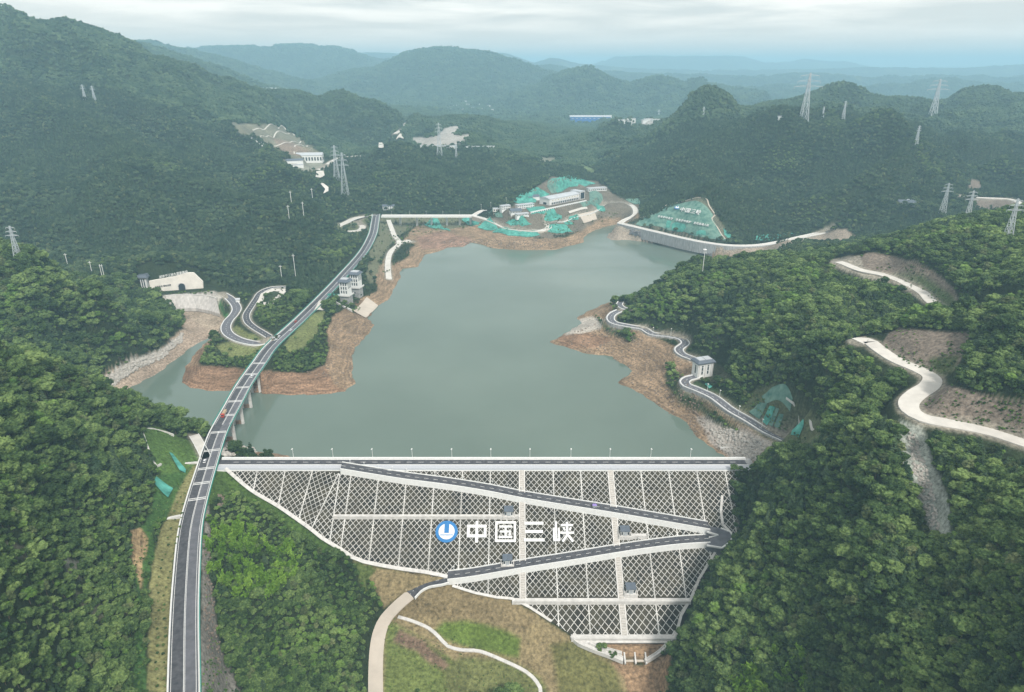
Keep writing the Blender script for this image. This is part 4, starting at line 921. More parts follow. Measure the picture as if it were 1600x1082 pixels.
# small posts down both ramps
bl = None
def bollard(loc, lab):
    global bl
    if bl is None:
        bl = thing('road_lamp', lab, 'lamp post', loc, 'low white posts beside the dam ramps'); x, y, z0 = loc
        mb = MB(); mb.closed = True; mb.bar((x, y, z0), (x, y, z0 + 2.4), .12); mb.build('pole', 'white', bl)
        mb = MB(); mb.closed = True; mb.cyl((x, y, z0 + 2.3), .42, .35, 10); mb.build('lamp_head', 'white', bl)
    else: copy_tree(bl, loc, lab)
for p in posts([q + np.array([0, 2.35, 1.9]) for q in UP], 10.5, 6): bollard(p, 'low white post on the uphill kerb of the upper dam ramp')
for p in posts([q + np.array([0, 2.35, 1.9]) for q in LO], 10.5, 6): bollard(p, 'low white post on the uphill kerb of the lower dam ramp')
# ---------------------------------------------------------------- finding places on the ground
_ts = np.concatenate([np.arange(120, 1700, 1.5), np.arange(1700, 6000, 6)])
def hit(px, py, tmin=0, lift=0.):
    d = ray(px, py); t = _ts[_ts > tmin]; X, Y, Zr = d[0] * t, d[1] * t, CAMZ + d[2] * t
    g = np.maximum(ground(X, Y), -.2) ; m = np.nonzero((g >= Zr) & (Y > 85))[0]
    if len(m) == 0: k = len(t) - 1; return np.array([X[k], Y[k], g[k]])
    k = m[0]
    if k == 0: return np.array([X[0], Y[0], g[0] + lift])
    a = (Zr[k - 1] - g[k - 1]) / max(1e-6, (Zr[k - 1] - g[k - 1]) + (g[k] - Zr[k])); tt = t[k - 1] + (t[k] - t[k - 1]) * a
    x, y = d[0] * tt, d[1] * tt; return np.array([x, y, float(ground(x, y)) + lift])
PXL = lambda s: [tuple(map(float, q.split(','))) for q in s.split()]
def drape(name, s, m, lift=.7, me_=7., label=None, cat=None, group=None, tmin=0, kind=None, wob=.5, parent=None, thick=.35):
    P = [hit(*q, tmin=tmin) for q in (PXL(s) if isinstance(s, str) else s)]
    bm = bmesh.new(); vs = [bm.verts.new((p[0], p[1], 0)) for p in P]; bm.faces.new(vs); bmesh.ops.triangulate(bm, faces=bm.faces)
    for _ in range(6):
        e = [e for e in bm.edges if e.calc_length() > me_]
        if not e: break
        bmesh.ops.subdivide_edges(bm, edges=e, cuts=1, use_grid_fill=False); bmesh.ops.triangulate(bm, faces=[f for f in bm.faces if len(f.verts) > 3])
    bm.verts.ensure_lookup_table(); xs = np.array([v.co.x for v in bm.verts]); ys = np.array([v.co.y for v in bm.verts]); g = ground(xs, ys) + lift + wob * fbm(xs / 5, ys / 5, 2)
    for v, h in zip(bm.verts, g): v.co.z = h
    bmesh.ops.recalc_face_normals(bm, faces=bm.faces)
    if bm.faces and sum(f.normal.z for f in bm.faces) < 0: bmesh.ops.reverse_faces(bm, faces=bm.faces)
    r = bmesh.ops.extrude_face_region(bm, geom=list(bm.faces))
    for v in r['geom']:
        if isinstance(v, bmesh.types.BMVert): v.co.z += thick
    bmesh.ops.recalc_face_normals(bm, faces=bm.faces)
    me = bpy.data.meshes.new(name); bm.to_mesh(me); bm.free(); me.materials.append(M_[m] if isinstance(m, str) else m); o = bpy.data.objects.new(name, me); COL.objects.link(o)
    if kind: o['kind'] = kind
    if label: tag(o, label, cat, group)
    return o
def road(name, P, hw, m, kerb='white', kh=.35, kw=.45, line=None, step=3., lift=.0, sides=(1, 1)):
    P = catmull(P, step); mb = MB(); strip(mb, P, -hw, hw, -.8, .0 + lift)
    o = mb.build(name, m); o['kind'] = 'structure'
    if kerb:
        for s, on in ((-1, sides[0]), (1, sides[1])):
            if on:
                mb = MB(); strip(mb, P, s * hw if s > 0 else -hw - kw, hw + kw if s > 0 else -hw, -.9, kh + lift); mb.build('kerb', kerb, o)
    if line:
        mb = MB(); dashes(mb, P, 0, line[0], line[1], line[2], .02 + lift); mb.build('centre_line', 'mark', o)
    return o, P
# ---------------------------------------------------------------- the highway and its bridge
HP = catmull(HWY, 3.); iA = min(range(len(HP)), key=lambda i: abs(HP[i][1] - 486)); iB = min(range(len(HP)), key=lambda i: abs(HP[i][1] - 652))
def carriage(P, name, bridge=False, fence=True):
    mb = MB(); strip(mb, P, -6.4, 0.1, -.9, 0, 0); strip(mb, P, .1, 6.4, -.9, .003, 1)
    o = mb.build(name, ['asphalt', 'asphalt2']); 
    for a, c, n in ((-7.2, -6.4, 'kerb'), (6.4, 7.1, 'kerb')):
        mb = MB(); strip(mb, P, a, c, -1.0, .55); mb.build(n, 'white', o)
    mb = MB()
    for off, w in ((-5.6, .22), (-.1, .30), (.45, .22), (5.4, .25)): dashes(mb, P, off, w, 300 if False else 14, .02, .03)
    mb.build('lane_marking', 'mark', o)
    if fence:
        for s in ((1, -1) if bridge else (1,)):
            mb = MB(); mb.closed = True; Q = offsets(P, s * 7.5)
            for p in posts(Q, 3.0): mb.bar(p + [0, 0, -.6], p + [0, 0, 1.5], .09)
            for h in ((.5, 1.0, 1.5) if bridge else (.4, .8, 1.15, 1.5)):
                for a, c in zip(Q, Q[1:]): mb.bar(a + [0, 0, h], c + [0, 0, h], .12 if bridge else .16)
            mb.build('guard_fence', 'green', o)
    return o
hA = carriage(HP[:iA + 1], 'highway'); hA['kind'] = 'structure'
hB = carriage(HP[iB:], 'highway', True); hB['kind'] = 'structure'
br = thing('road_bridge', 'curved highway bridge on tall twin leg concrete piers over the lake arm', 'bridge', HP[(iA + iB) // 2])
def reparent(o, g):
    o.parent = g; o.location = Vector(o.location) - Vector(g.location)
dk = carriage(HP[iA:iB + 1], 'deck', True); reparent(dk, br)
mb = MB(); strip(mb, HP[iA:iB + 1], -5.2, 5.2, -2.6, -.95); mb.build('girder', 'concrete', br)
for Yp in (497, 527, 557, 587, 616, 641):
    k = min(range(len(HP)), key=lambda i: abs(HP[i][1] - Yp)); p = HP[k]; t = (HP[k + 1] - HP[k - 1])[:2]; t /= np.hypot(*t); n = np.array([t[1], -t[0]]); az = math.atan2(n[1], n[0])
    pr = MB(); pr.closed = True; pr.box((p[0], p[1], p[2] - 4.3), (11.5, 2.4, 1.7), az)
    o = pr.build('pier_cap', 'concrete', br)
    for s in (-3.6, 3.6):
        mb = MB(); mb.closed = True; mb.box((p[0] + n[0] * s, p[1] + n[1] * s, -14), (2.3, 2.1, p[2] + 9.7), az); mb.build('pier_leg', 'concrete', br)
    mb = MB(); mb.closed = True; mb.box((p[0], p[1], -6), (5.2, 1.2, 9.5), az); mb.build('pier_brace', mat('tide_stained_concrete', (.24, .17, .12), .95, .4, .5), br)
# white bands painted across the carriageway
mbx = MB()
for px, py in [(305.5, 781), (313, 757), (320, 734), (330, 705), (341, 675), (354, 648), (366, 628), (378, 606), (391, 586), (403, 569)]:
    p = atz(px, py, 22); k = min(range(1, len(HP) - 1), key=lambda i: np.hypot(*(HP[i] - p)[:2])); c = HP[k]; t = (HP[k + 1] - HP[k - 1])[:2]; t /= np.hypot(*t); n = np.array([t[1], -t[0]])
    for o_, w in ((-1.3, .9), (.6, .9)):
        a = c[:2] + t * o_; q = [a - n * 5.6, a + n * 5.6, a + n * 5.6 + t * w, a - n * 5.6 + t * w]; mbx.quad(*[(v[0], v[1], 22.05) for v in q])
o = mbx.build('lane_marking', 'mark', hA)
road('portal_road', R_PORT, 4.6, 'asphalt2', line=(.25, 3, 4), kw=.8, kh=.7)
road('loop_road', R_LOOP, 3.4, 'asphalt', line=(.25, 3, 4), kw=.5, kh=.5)
road('shore_road', R_EAST2, 3.6, 'asphalt2', kw=.9, kh=.8, line=(.3, 3, 3))
road('shore_road', R_EAST, 3.0, 'asphalt2', kw=.9, kh=.8)
road('mountain_road', R_MT1, 5.0, 'roadconc', kerb=None); road('mountain_road', R_MT2, 5.5, 'roadconc', kerb=None)
road('foot_of_slope_road', R_SLOGAN, 4.4, 'roadconc', kw=.7, kh=.8); road('works_road', R_PEN2, 4.2, 'roadconc', kw=.6, kh=.9); road('link_road', R_PEN, 4.0, 'roadconc', kw=.6, kh=.6)
road('junction_road', R_TJ, 5.0, 'roadconc', kw=.5); road('pad_road', R_PAD, 3.4, 'roadconc', kw=.5); road('pad_road', R_PADB, 6.5, 'roadconc', kw=.5)
road('service_road', R_LEFTUP, 3.2, 'roadconc', kw=.4)
road('dam_foot_road', R_TOE[:5], 4.4, 'asphalt', kw=.9, kh=.5, line=(.3, 3, 3), lift=.1); road('dirt_track', R_TOE[4:], 4.3, 'slab', kerb=None, lift=.02)
road('footpath', R_WHITEPATH, 1.15, 'concrete', kerb=None, lift=.25)
road('far_road', R_FARA, 5.5, 'roadconc', kerb=None, lift=.5); road('far_road', R_FARB, 6, 'roadconc', kerb=None, lift=.5); road('quarry_road', R_Q2, 5, 'roadconc', kerb=None, lift=.5)
for s in ("495,275 506,274 508,281 501,285 494,284", "500,293 506,294 514,300 514,306 506,310 509,303", "592,228 598,228 600,237 592,237", "621,219 630,215 631,222 619,223"):
    drape('bare_bend', s, 'roadconc', 9., 20, kind='structure', wob=0, tmin=1100)
# retaining walls
def rwall(P, a, c, z0, z1, label, m='cwall', cat='wall', i0=0, i1=None):
    mb = MB(); strip(mb, catmull(P, 3)[i0:i1], a, c, z0, z1); return tag(mb.build('retaining_wall', m), label, cat)
rwall(R_EAST2, 4.5, 5.4, -10, .75, 'grey retaining wall winding under the right shore road')
rwall(R_SLOGAN[:10], 5.1, 6.6, -17, .3, 'long ribbed grey retaining wall along the water below the slogan slope')
rwall(R_PORT[3:], -5.9, -5.4, -9, .2, 'curved grey retaining wall below the portal road')
rwall(R_PEN2[:9], 4.8, 5.6, -7, .2, 'low stone retaining wall round the tip of the works promontory', 'slab')
# ---------------------------------------------------------------- far viaduct
va = thing('viaduct', 'straight pale viaduct on slender piers across the far end of the lake', 'bridge', atz(670, 337, 24))
a, c = atz(596, 337.5, 24), atz(745, 337.5, 24)
mb = MB(); strip(mb, [a, c], -5, 5, -2.2, 0); mb.build('deck', 'concrete', va)
for s in (-5, 5):
    mb = MB(); strip(mb, [a, c], s - .3, s + .3, -2.4, 1.3); mb.build('parapet', 'white', va)
for px in (625, 651, 674, 698, 718, 735):
    p = atz(px, 337.5, 21.6); gz = float(ground(p[0], p[1])); mb = MB(); mb.closed = True; mb.bar((p[0], p[1], min(gz, 16) - 3), (p[0], p[1], 21.8), (1.7, 1.8)); mb.build('pier', 'white', va)
for i, px in enumerate((612, 640, 666, 692, 718)):
    p = atz(px, 335.5, 25.2); copy_tree(L0, (p[0], p[1], 24), '%s street lamp from the left along the far viaduct' % ['first', 'second', 'third', 'fourth', 'fifth'][i], group='lamps along the far viaduct')
for px, py in ((752, 329), (767, 326), (791, 319)):
    p = hit(px, py, 900); copy_tree(L0, p, 'pole lamp beside the road at the %s of the works buildings' % {752: 'far left', 767: 'left', 791: 'back left'}[px], group='lamps by the works buildings', scale=1.5)
for px, py in ((1020, 522), (1048, 524), (1105, 612), (1124, 622), (1154, 647), (1190, 668)):
    p = hit(px, py, 350); copy_tree(L0, p, 'street lamp beside the right shore road, %s' % {1020: 'on its far bend', 1048: 'above the gatehouse bend', 1105: 'just below the gatehouse', 1124: 'second below the gatehouse', 1154: 'third below the gatehouse', 1190: 'in front of the patched netting slope'}[px], group='lamps along the shore road')
# ---------------------------------------------------------------- netting on the bare slopes
NETS = [
 ("859,282 876,273 887,274 906,279 931,287 919,290 902,292 887,294 876,301 871,302 865,290", 'gnet', 'largest green net, on the slope behind the long works hall', 900),
 ("802,316 811,305 848,298 859,304 839,311 837,317 820,318", 'gnet', 'long green net on the bank left of the works hall', 900),
 ("857,283 869,283 874,300 862,303 855,292", 'gnet2', 'crumpled green net hung at the left end of the largest net', 900),
 ("721,344 730,339 762,340 747,353 734,353", 'gnet', 'green net at the right end of the viaduct', 900),
 ("746,356 766,340 778,357 771,361", 'gnet', 'triangular green net below the works road', 900),
 ("769,364 784,356 812,363 835,361 844,368 831,371 794,369", 'gnet', 'wide green net at the tip of the works promontory', 900),
 ("856,363 859,352 884,352 895,363 880,365", 'gnet', 'four sided green net right of the promontory tip', 900),
 ("790,349 798,345 822,344 831,351 816,355 798,353", 'gnet', 'folded green net inside the bend of the works road', 900),
 ("850,344 854,331 865,326 869,334 878,338 878,343", 'gnet', 'green net below the white colonnade wall', 900),
 ("762,331 768,331 784,334 786,341 775,340", 'gnet2', 'dull green net left of the small works houses', 900),
 ("921,300 932,299 942,312 932,325 921,319", 'gnet2', 'patchy green net right of the works hall', 900),
 ("889,340 904,335 904,344 888,346", 'gnet', 'small green net left of the concrete slab', 900),
 ("880,349 889,346 897,352 886,352", 'gnet', 'smallest green net above the four sided net', 900),
 ("977,312 1000,312 1000,320 992,320", 'gnet2', 'green net at the head of the bay right of the works', 900),
 ("663,352 674,342 684,342 704,362 688,358 671,356", 'gnet', 'green net draped over the islet below the viaduct', 900),
 ("822,326 848,323 856,328 850,336 830,336", 'gnet', 'green net on the terrace between the houses and the hall', 900),
 ("905,318 925,315 930,322 912,326", 'gnet2', 'narrow green net under the right end of the hall', 900),
 ("931,318 941,322 946,332 935,330", 'gnet', 'green net beside the road at the head of the bay', 900),
 ("1130,357 1147,372 1140,375 1132,367", 'gnet', 'sliver of green net right of the slogan slope stair', 900),
 ("1175,374 1187,367 1220,366 1235,361 1242,366 1225,373 1210,376 1180,376", 'gnet', 'long low green net along the road right of the slogan slope', 900),
 ("1190,622 1206,608 1238,625 1234,645 1196,634", 'gnet2', 'upper faded green net on the bare slope above the shore road', 300),
 ("1170,646 1186,631 1198,633 1186,657", 'gnet2', 'left faded green net on the bare slope above the shore road', 300),
 ("1191,660 1202,637 1211,639 1198,667", 'gnet', 'bright green net strip in the middle of the bare slope', 300),
 ("1200,665 1212,640 1217,641 1206,669", 'gnet2', 'narrow net strip beside the bright strip above the shore road', 300),
 ("1209,668 1217,649 1224,650 1217,672", 'gnet2', 'short faded net strip at the lower middle of the bare slope', 300),
 ("1235,682 1246,660 1255,668 1247,686", 'gnet', 'rightmost bright net on the bare slope above the shore road', 300),
 ("1101,602 1106,600 1113,606 1108,609", 'gnet', 'tiny green net just below the gatehouse', 300),
 ("265,709 270,711 291,736 290,741 281,737 272,722", 'gnet', 'thin green net strip on the grass bank left of the highway', 300),
 ("241,757 245,747 271,766 263,780", 'gnet', 'square green net on the grass bank left of the highway', 300)]
for s, m, lab, tm_ in NETS: drape('slope_net', s, m, .6 if tm_ > 500 else 1.1, 5., lab, 'netting', 'green erosion nets', tm_, wob=.9 if tm_ > 500 else .25)
slope_g = thing('slogan_slope_net', 'huge green netted slope with white emblem, characters and slogan above the water', 'netting', hit(1075, 345, 900))
o = drape('net_sheet', "993,352 1000,343 1029,333 1044,322 1068,318 1105,325 1114,337 1113,342 1122,359 1135,377 1087,370 1049,361 1000,354", 'gnet2', .7, 6, tmin=900); reparent(o, slope_g)
for s in ("1049,352 1056,348 1070,352 1072,357 1066,364 1050,361", "1042,346 1049,347 1046,358 1040,357", "1088,363 1102,362 1103,369 1088,368"): o = drape('net_patch', s, 'gnet', 1.3, 6, tmin=900); reparent(o, slope_g)
# writing on that slope
def cjk(txt, m, name, origin, ux, uy, size, parent, lift=2.2, thick=.5):
    cu = bpy.data.curves.new(name, 'FONT'); cu.body = txt; cu.size = 1; cu.resolution_u = 3; cu.extrude = 0; cu.offset = .012
    to = bpy.data.objects.new(name, cu); COL.objects.link(to); bpy.context.view_layer.update()
    me = bpy.data.meshes.new_from_object(to.evaluated_get(bpy.context.evaluated_depsgraph_get())); bpy.data.objects.remove(to); bpy.data.curves.remove(cu)
    xs = [v.co.x for v in me.vertices]; w = max(xs) - min(xs); x0 = min(xs); L_ = np.linalg.norm(ux); ex = ux / L_; ey = uy / np.linalg.norm(uy); nz = np.cross(ex, ey); k = L_ / w
    bm = bmesh.new(); bm.from_mesh(me)
    r = bmesh.ops.extrude_face_region(bm, geom=list(bm.faces)); top = set(v for v in r['geom'] if isinstance(v, bmesh.types.BMVert))
    base = ORG[parent.name] if parent.name in ORG else np.zeros(3)
    for v in bm.verts:
        h = lift + (thick if v in top else 0); p = origin + ex * (v.co.x - x0) * k + ey * v.co.y * size + nz * h - base; v.co = p
    bmesh.ops.recalc_face_normals(bm, faces=bm.faces); bm.to_mesh(me); bm.free(); me.materials.clear(); me.materials.append(M_[m]); me.name = name
    for p in me.polygons: p.material_index = 0
    o = bpy.data.objects.new(name, me); COL.objects.link(o); o.parent = parent; return o
SUX = hit(1100, 338, 900) - hit(1060, 331, 900); SUY = hit(1075, 330, 900) - hit(1075, 346, 900); SUY = SUY - SUX * np.dot(SUY, SUX) / np.dot(SUX, SUX)
SUX /= np.linalg.norm(SUX); SUY /= np.linalg.norm(SUY)
def slope_text(txt, x0, y0, x1, y1, w, name):
    n = len(txt)
    for i, ch in enumerate(txt):
        if ch == ' ': continue
        t = (i + .5) / n; o_ = hit(x0 + (x1 - x0) * t, y0 + (y1 - y0) * t, 900)
        cjk(ch, 'white', name, o_ - SUX * w / 2, SUX * w, SUY, w, slope_g, 2.6)
try:
    slope_text('中国三峡', 1062, 331, 1095, 336.5, 9.2, 'character'); slope_text('在保护中发展 在发展中保护 发展造福人民', 1028, 340.5, 1108, 355.5, 4.6, 'slogan_character')
except Exception as e: print('TEXT', e)
p = hit(1058, 326.5, 900); q = hit(1058, 322, 900); uy = (q - p); uy /= np.linalg.norm(uy); ux = np.array([1., 0, 0]); nz = np.cross(ux, uy); nz = nz if nz[2] > 0 else -nz
for r_, mt, h in ((5.2, 'blue', 1.8), (3.5, 'white', 2.5)):
    mb = MB(); mb.closed = True; R = [p + nz * h + r_ * (ux * math.cos(t) + uy * math.sin(t)) for t in np.linspace(0, 2 * math.pi, 25)[:-1]]; mb.hexa(R, [v + nz * .7 for v in R]); mb.build('emblem_disc', mt, slope_g)
mb = MB(); mb.closed = True; mb.bar(p + nz * 3.4, p + nz * 3.4 + uy * 4, (.8, .3)); mb.build('emblem_mark', 'blue', slope_g)
# ---------------------------------------------------------------- channels and lines laid on the ground
def gline(name, s, w, m, label, cat, h=.6, tmin=0, depth=1.2):
    P = [hit(*q, tmin=tmin) for q in PXL(s)]; P = catmull(P, 4); xs = np.array([p[0] for p in P]); ys = np.array([p[1] for p in P]); g = ground(xs, ys)
    g = np.convolve(np.r_[[g[0]] * 2, g, [g[-1]] * 2], np.ones(5) / 5, 'valid'); P = [np.array([x, y, z_]) for x, y, z_ in zip(xs, ys, g)]
    mb = MB(); strip(mb, P, -w / 2, w / 2, -depth, h); return tag(mb.build(name, m), label, cat)
gline('drain_channel', "222,673 228,690 232,702 240,722 246,730 252,727", 1.0, 'concrete', 'white drain running down the left edge of the grass bank', 'drain', tmin=250)
gline('drain_channel', "226,668 245,671 262,677 272,683", .9, 'concrete', 'white drain along the top of the grass bank', 'drain', tmin=250)
gline('drain_channel', "252,812 268,810 283,809", 2.0, 'concrete', 'short concrete culvert crossing the mown strip to the highway', 'drain', tmin=200)
gline('drain_channel', "289,724 310,724", 2.0, 'concrete', 'short concrete slab reaching the highway opposite the crest', 'drain', tmin=250)
gline('edge_channel', "1000,342 1029,330 1044,320 1068,315 1090,309 1104,311 1108,322 1117,337 1112,342 1123,360 1136,377", 1.8, 'slab', 'pale stepped channel framing the slogan slope', 'drain', tmin=900, h=1.)
gline('drain_channel', "1229,622 1240,632 1250,646 1266,656 1274,669", 1.3, 'concrete', 'white drain curving down right of the patched netting slope', 'drain', tmin=300)
gline('stone_ledge', "1125,703 1140,699 1160,701", 1.0, 'concrete', 'thin white ledge on the shore by the right end of the dam', 'drain', tmin=300)
gline('penstock', "393,216 401,222 410,229", 3.2, 'white', 'left white pipe line down the far cut slope', 'pipe', h=1.8, tmin=1200)
gline('penstock', "399,215 409,223 421,232", 3.2, 'white', 'right white pipe line down the far cut slope', 'pipe', h=1.8, tmin=1200)
for s, l in (("395,204 420,196 442,198 460,212", 'top'), ("405,216 430,210 452,209", 'middle'), ("421,228 445,223 470,221", 'lower'), ("438,240 460,232 480,228", 'lowest')):
    gline('terrace_drain', s, 3, 'roadconc', '%s pale terrace line across the far cut slope' % l, 'drain', h=1.2, tmin=1200)
# ---------------------------------------------------------------- buildings
class Frame:
    """local box maker: x along the long side, y inwards, turned by rz about an origin"""
    def __init__(s, o, rz): s.o = np.array(o, float); s.c, s.s, s.rz = math.cos(rz), math.sin(rz), rz
    def P(s, x, y, z_): return np.array([s.o[0] + s.c * x - s.s * y, s.o[1] + s.s * x + s.c * y, s.o[2] + z_])
    def box(s, x0, x1, y0, y1, z0, z1, m, name, parent):
        mb = MB(); mb.closed = True; mb.hexa([s.P(x0, y0, z0), s.P(x1, y0, z0), s.P(x1, y1, z0), s.P(x0, y1, z0)], [s.P(x0, y0, z1), s.P(x1, y0, z1), s.P(x1, y1, z1), s.P(x0, y1, z1)]); return mb.build(name, m, parent)
    def hip(s, x0, x1, y0, y1, z0, z1, ins, m, name, parent):
        mb = MB(); mb.closed = True; mb.hexa([s.P(x0, y0, z0), s.P(x1, y0, z0), s.P(x1, y1, z0), s.P(x0, y1, z0)], [s.P(x0 + ins, y0 + ins, z1), s.P(x1 - ins, y0 + ins, z1), s.P(x1 - ins, y1 - ins, z1), s.P(x0 + ins, y1 - ins, z1)]); return mb.build(name, m, parent)
    def gable(s, x0, x1, y0, y1, z0, h, m, name, parent, t=.35):
        mb = MB(); mb.closed = True; ym = (y0 + y1) / 2
        mb.hexa([s.P(x0, y0, z0), s.P(x0, y1, z0), s.P(x0, ym, z0 + h)], [s.P(x1, y0, z0), s.P(x1, y1, z0), s.P(x1, ym, z0 + h)]); return mb.build(name, m, parent)
def intake(px, py, lab, zb=2.5):
    p = atz(px, py, zb); g = thing('intake_tower', lab, 'tower', p, 'intake towers'); f = Frame(p, math.radians(-14)); w, d = 6.0, 5.5
    f.box(-w, w, -d, d, -8, 19.5, 'grey', 'shaft', g)
    l = f.box(-w - 1.6, w + 1.6, -d - 1.6, d + 1.6, 19.5, 20.4, 'concrete', 'gallery', g); f.box(-w - 1.6, w + 1.6, -d - 1.6, -d - 1.3, 20.4, 21.7, 'white', 'railing', l); f.box(w + 1.3, w + 1.6, -d - 1.3, d + 1.6, 20.4, 21.7, 'white', 'railing', l)
    b_ = f.box(-w + .4, w - .4, -d + .4, d - .4, 20.4, 37, 'white', 'upper_wall', g)
    for x in (-3.0, 0.2, 3.3):
        for z0 in (23, 28, 33): f.box(x - .75, x + .75, -d + .25, -d + .42, z0, z0 + 3.6, 'glass', 'window', b_)
    for y in (-3., 0, 3.):
        f.box(w - .42, w - .25, y - .5, y + .5, 29, 34.5, 'glass', 'window', b_)
    f.box(-w - .3, w + .3, -d - .3, d + .3, 37, 38, 'roof', 'eave', g)
    f.hip(-w - 1.8, w + 1.8, -d - 1.8, d + 1.8, 38, 40.6, 2.2, 'roof', 'roof', g); f.box(-w + 1.5, w - 1.5, -d + 1.5, d - 1.5, 40.6, 41.2, 'roofl', 'roof_deck', g)
    f.box(-.9, .9, -d - .12, -d, 12.5, 14.5, 'glass', 'opening', g)
intake(543, 484, 'front intake tower, nearer the camera and lower left of the pair by the water'); intake(559, 471, 'rear intake tower, partly hidden behind the front one', 2.5)
fb_ = thing('access_bridge', 'short grey footbridge from the highway to the front intake tower', 'bridge', atz(526, 463, 22)); a, c = atz(512, 461, 22), atz(534, 462, 22)
mb = MB(); strip(mb, [a, c], -2.2, 2.2, -1.2, 0); mb.build('deck', 'grey', fb_)
for s in (-2.2, 2.2): mb = MB(); strip(mb, [a, c], s - .15, s + .15, -.2, 1.2); mb.build('railing', 'green', fb_)
drape('boat_ramp', "550,486 573,466 591,479 571,498", 'slab', 1.1, 6, 'pale concrete apron sloping into the water beside the intake towers', 'ramp', tmin=500, wob=0)
drape('viewing_terrace', "491,486 499,471 509,471 514,478 505,486", 'roadconc', .6, 6, 'small white paved terrace beside the highway above the lawn', 'terrace', tmin=500, wob=0)
gline('retaining_wall', "524,473 531,478 550,488", 1.4, 'concrete', 'white wall stepping down in front of the intake towers', 'wall', h=2.4, tmin=500, depth=4)
# gatehouse on the right shore
p = atz(1101, 590, 20.5); g = thing('gatehouse', 'white gatehouse with grey flat hipped roof beside the right shore road', 'building', p); f = Frame(p, math.radians(18))
b_ = f.box(-8, 8, 0, 10, -6, 14.5, 'white', 'wall', g); f.box(-9.6, 9.6, -1.6, 11.6, 14.5, 15.2, 'roof', 'eave', g); f.hip(-9.6, 9.6, -1.6, 11.6, 15.2, 17.2, 1.8, 'roof', 'roof', g); f.box(-6.8, -.3, 1.2, 8.8, 17.2, 17.6, 'roofl', 'roof_deck', g); f.box(.3, 6.8, 1.2, 8.8, 17.2, 17.6, 'roofl', 'roof_deck', g)
for x in (-3.4, 2.6):
    for z0, z1 in ((3.5, 6.6), (7.2, 10.2), (10.7, 12.2)): f.box(x - .7, x + .7, -.2, -.003, z0, z1, 'glass', 'window', b_)
for x in (-6.9, -.4, 5.8, 7.7): f.box(x - .35, x + .35, -.35, -.003, -2, 14.4, 'concrete', 'pilaster', b_)
f.box(-8.2, -8.003, 3.5, 5, 4, 12, 'glass', 'window', b_)
# portal
pa, pb = atz(236, 456, 23), atz(317, 449, 24); L_ = np.linalg.norm((pb - pa)[:2]); rz_ = math.atan2(pb[1] - pa[1], pb[0] - pa[0])
g = thing('tunnel_portal', 'pale cream portal wall with an arched tunnel mouth across the valley head', 'building', pa); f = Frame(pa, rz_)
def prism(f, pts, y0, y1, m, name, parent):
    mb = MB(); mb.closed = True; mb.hexa([f.P(x, y0, z_) for x, z_ in pts], [f.P(x, y1, z_) for x, z_ in pts]); return mb.build(name, m, parent)
b_ = prism(f, [(0, -4), (L_, -4), (L_ + 1, 8), (L_ - 8, 20.5), (L_ - 17, 21), (L_ * .5, 17.5), (0, 13.5)], 0, 4, 'cream', 'wall', g)
ar = [(L_ * .60 + 4.1 * math.cos(t), .6 + (3.6 + 4.1 * math.sin(t) if True else 0)) for t in np.linspace(0, math.pi, 13)]
prism(f, [(L_ * .60 + 4.9, -1), *[(L_ * .60 + 4.9 * math.cos(t), 4.2 + 4.9 * math.sin(t)) for t in np.linspace(0, math.pi, 13)], (L_ * .60 - 4.9, -1)], -.5, -.003, 'concrete', 'arch_surround', g)
prism(f, [(L_ * .60 + 3.9, -1), *[(L_ * .60 + 3.9 * math.cos(t), 4.2 + 3.9 * math.sin(t)) for t in np.linspace(0, math.pi, 13)], (L_ * .60 - 3.9, -1)], -.7, -.503, 'glass', 'tunnel_mouth', g)  # dark panel on the wall face, painting the shade inside the tunnel
try:
    cjk('湖南平江抽水蓄能电站', 'white', 'top_lettering', f.P(L_ * .20, 1.5, 16.2), f.P(L_ * .76, 1.5, 21.2) - f.P(L_ * .20, 1.5, 16.2), np.array([0, 0, 1.]), 4.0, g, 0, .5)
    cjk('生态优先 绿色发展', 'glass', 'wall_lettering', f.P(L_ * .09, -.1, 4.5), f.P(L_ * .40, -.1, 6.0) - f.P(L_ * .09, -.1, 4.5), np.array([0, 0, 1.]), 2.6, g, 0, .3)
except Exception as e: print('TEXT', e)
p = atz(226, 452, 22); g = thing('portal_tower', 'white tower with a grey slab roof standing left of the portal wall', 'tower', p); f = Frame(p, math.radians(8))
b_ = f.box(-5.6, 5.6, -4, 5, -6, 16.5, 'white', 'wall', g)
for x in (-2.4, .2, 2.8): f.box(x - .7, x + .7, -4.2, -4.003, 2, 14.5, 'glass', 'window', b_)
f.hip(-8.4, 8.4, -6.5, 7.5, 16.5, 19.6, 2.2, 'roof', 'roof', g)
# wall below the portal court
g = thing('court_wall', 'tall pale streaked wall holding up the portal forecourt', 'wall', atz(300, 470, 12)); mb = MB(); mb.closed = True
T = [atz(256, 464, 22), atz(272, 461.5, 22), atz(300, 461, 22), atz(326, 463, 22), atz(338, 467, 22)]; Bq = [atz(272, 482, 8), atz(288, 482, 8), atz(308, 482, 8), atz(328, 486, 8), atz(344, 491, 8)]
for i in range(4): mb.hexa([Bq[i] - [0, 0, 4], Bq[i + 1] - [0, 0, 4], T[i + 1] + [0, 4, -22], T[i] + [0, 4, -22]], [Bq[i], Bq[i + 1], T[i + 1], T[i]])
mb.build('wall_face', mat('streaked_concrete', (.50, .47, .44), .9, .3, .35, stretch=(1, 1, .1)), g)
mb = MB(); mb.closed = True
for i in range(4): mb.bar(T[i] + [0, 0, .5], T[i + 1] + [0, 0, .5], (.4, .7))
mb.build('parapet', 'concrete', g)
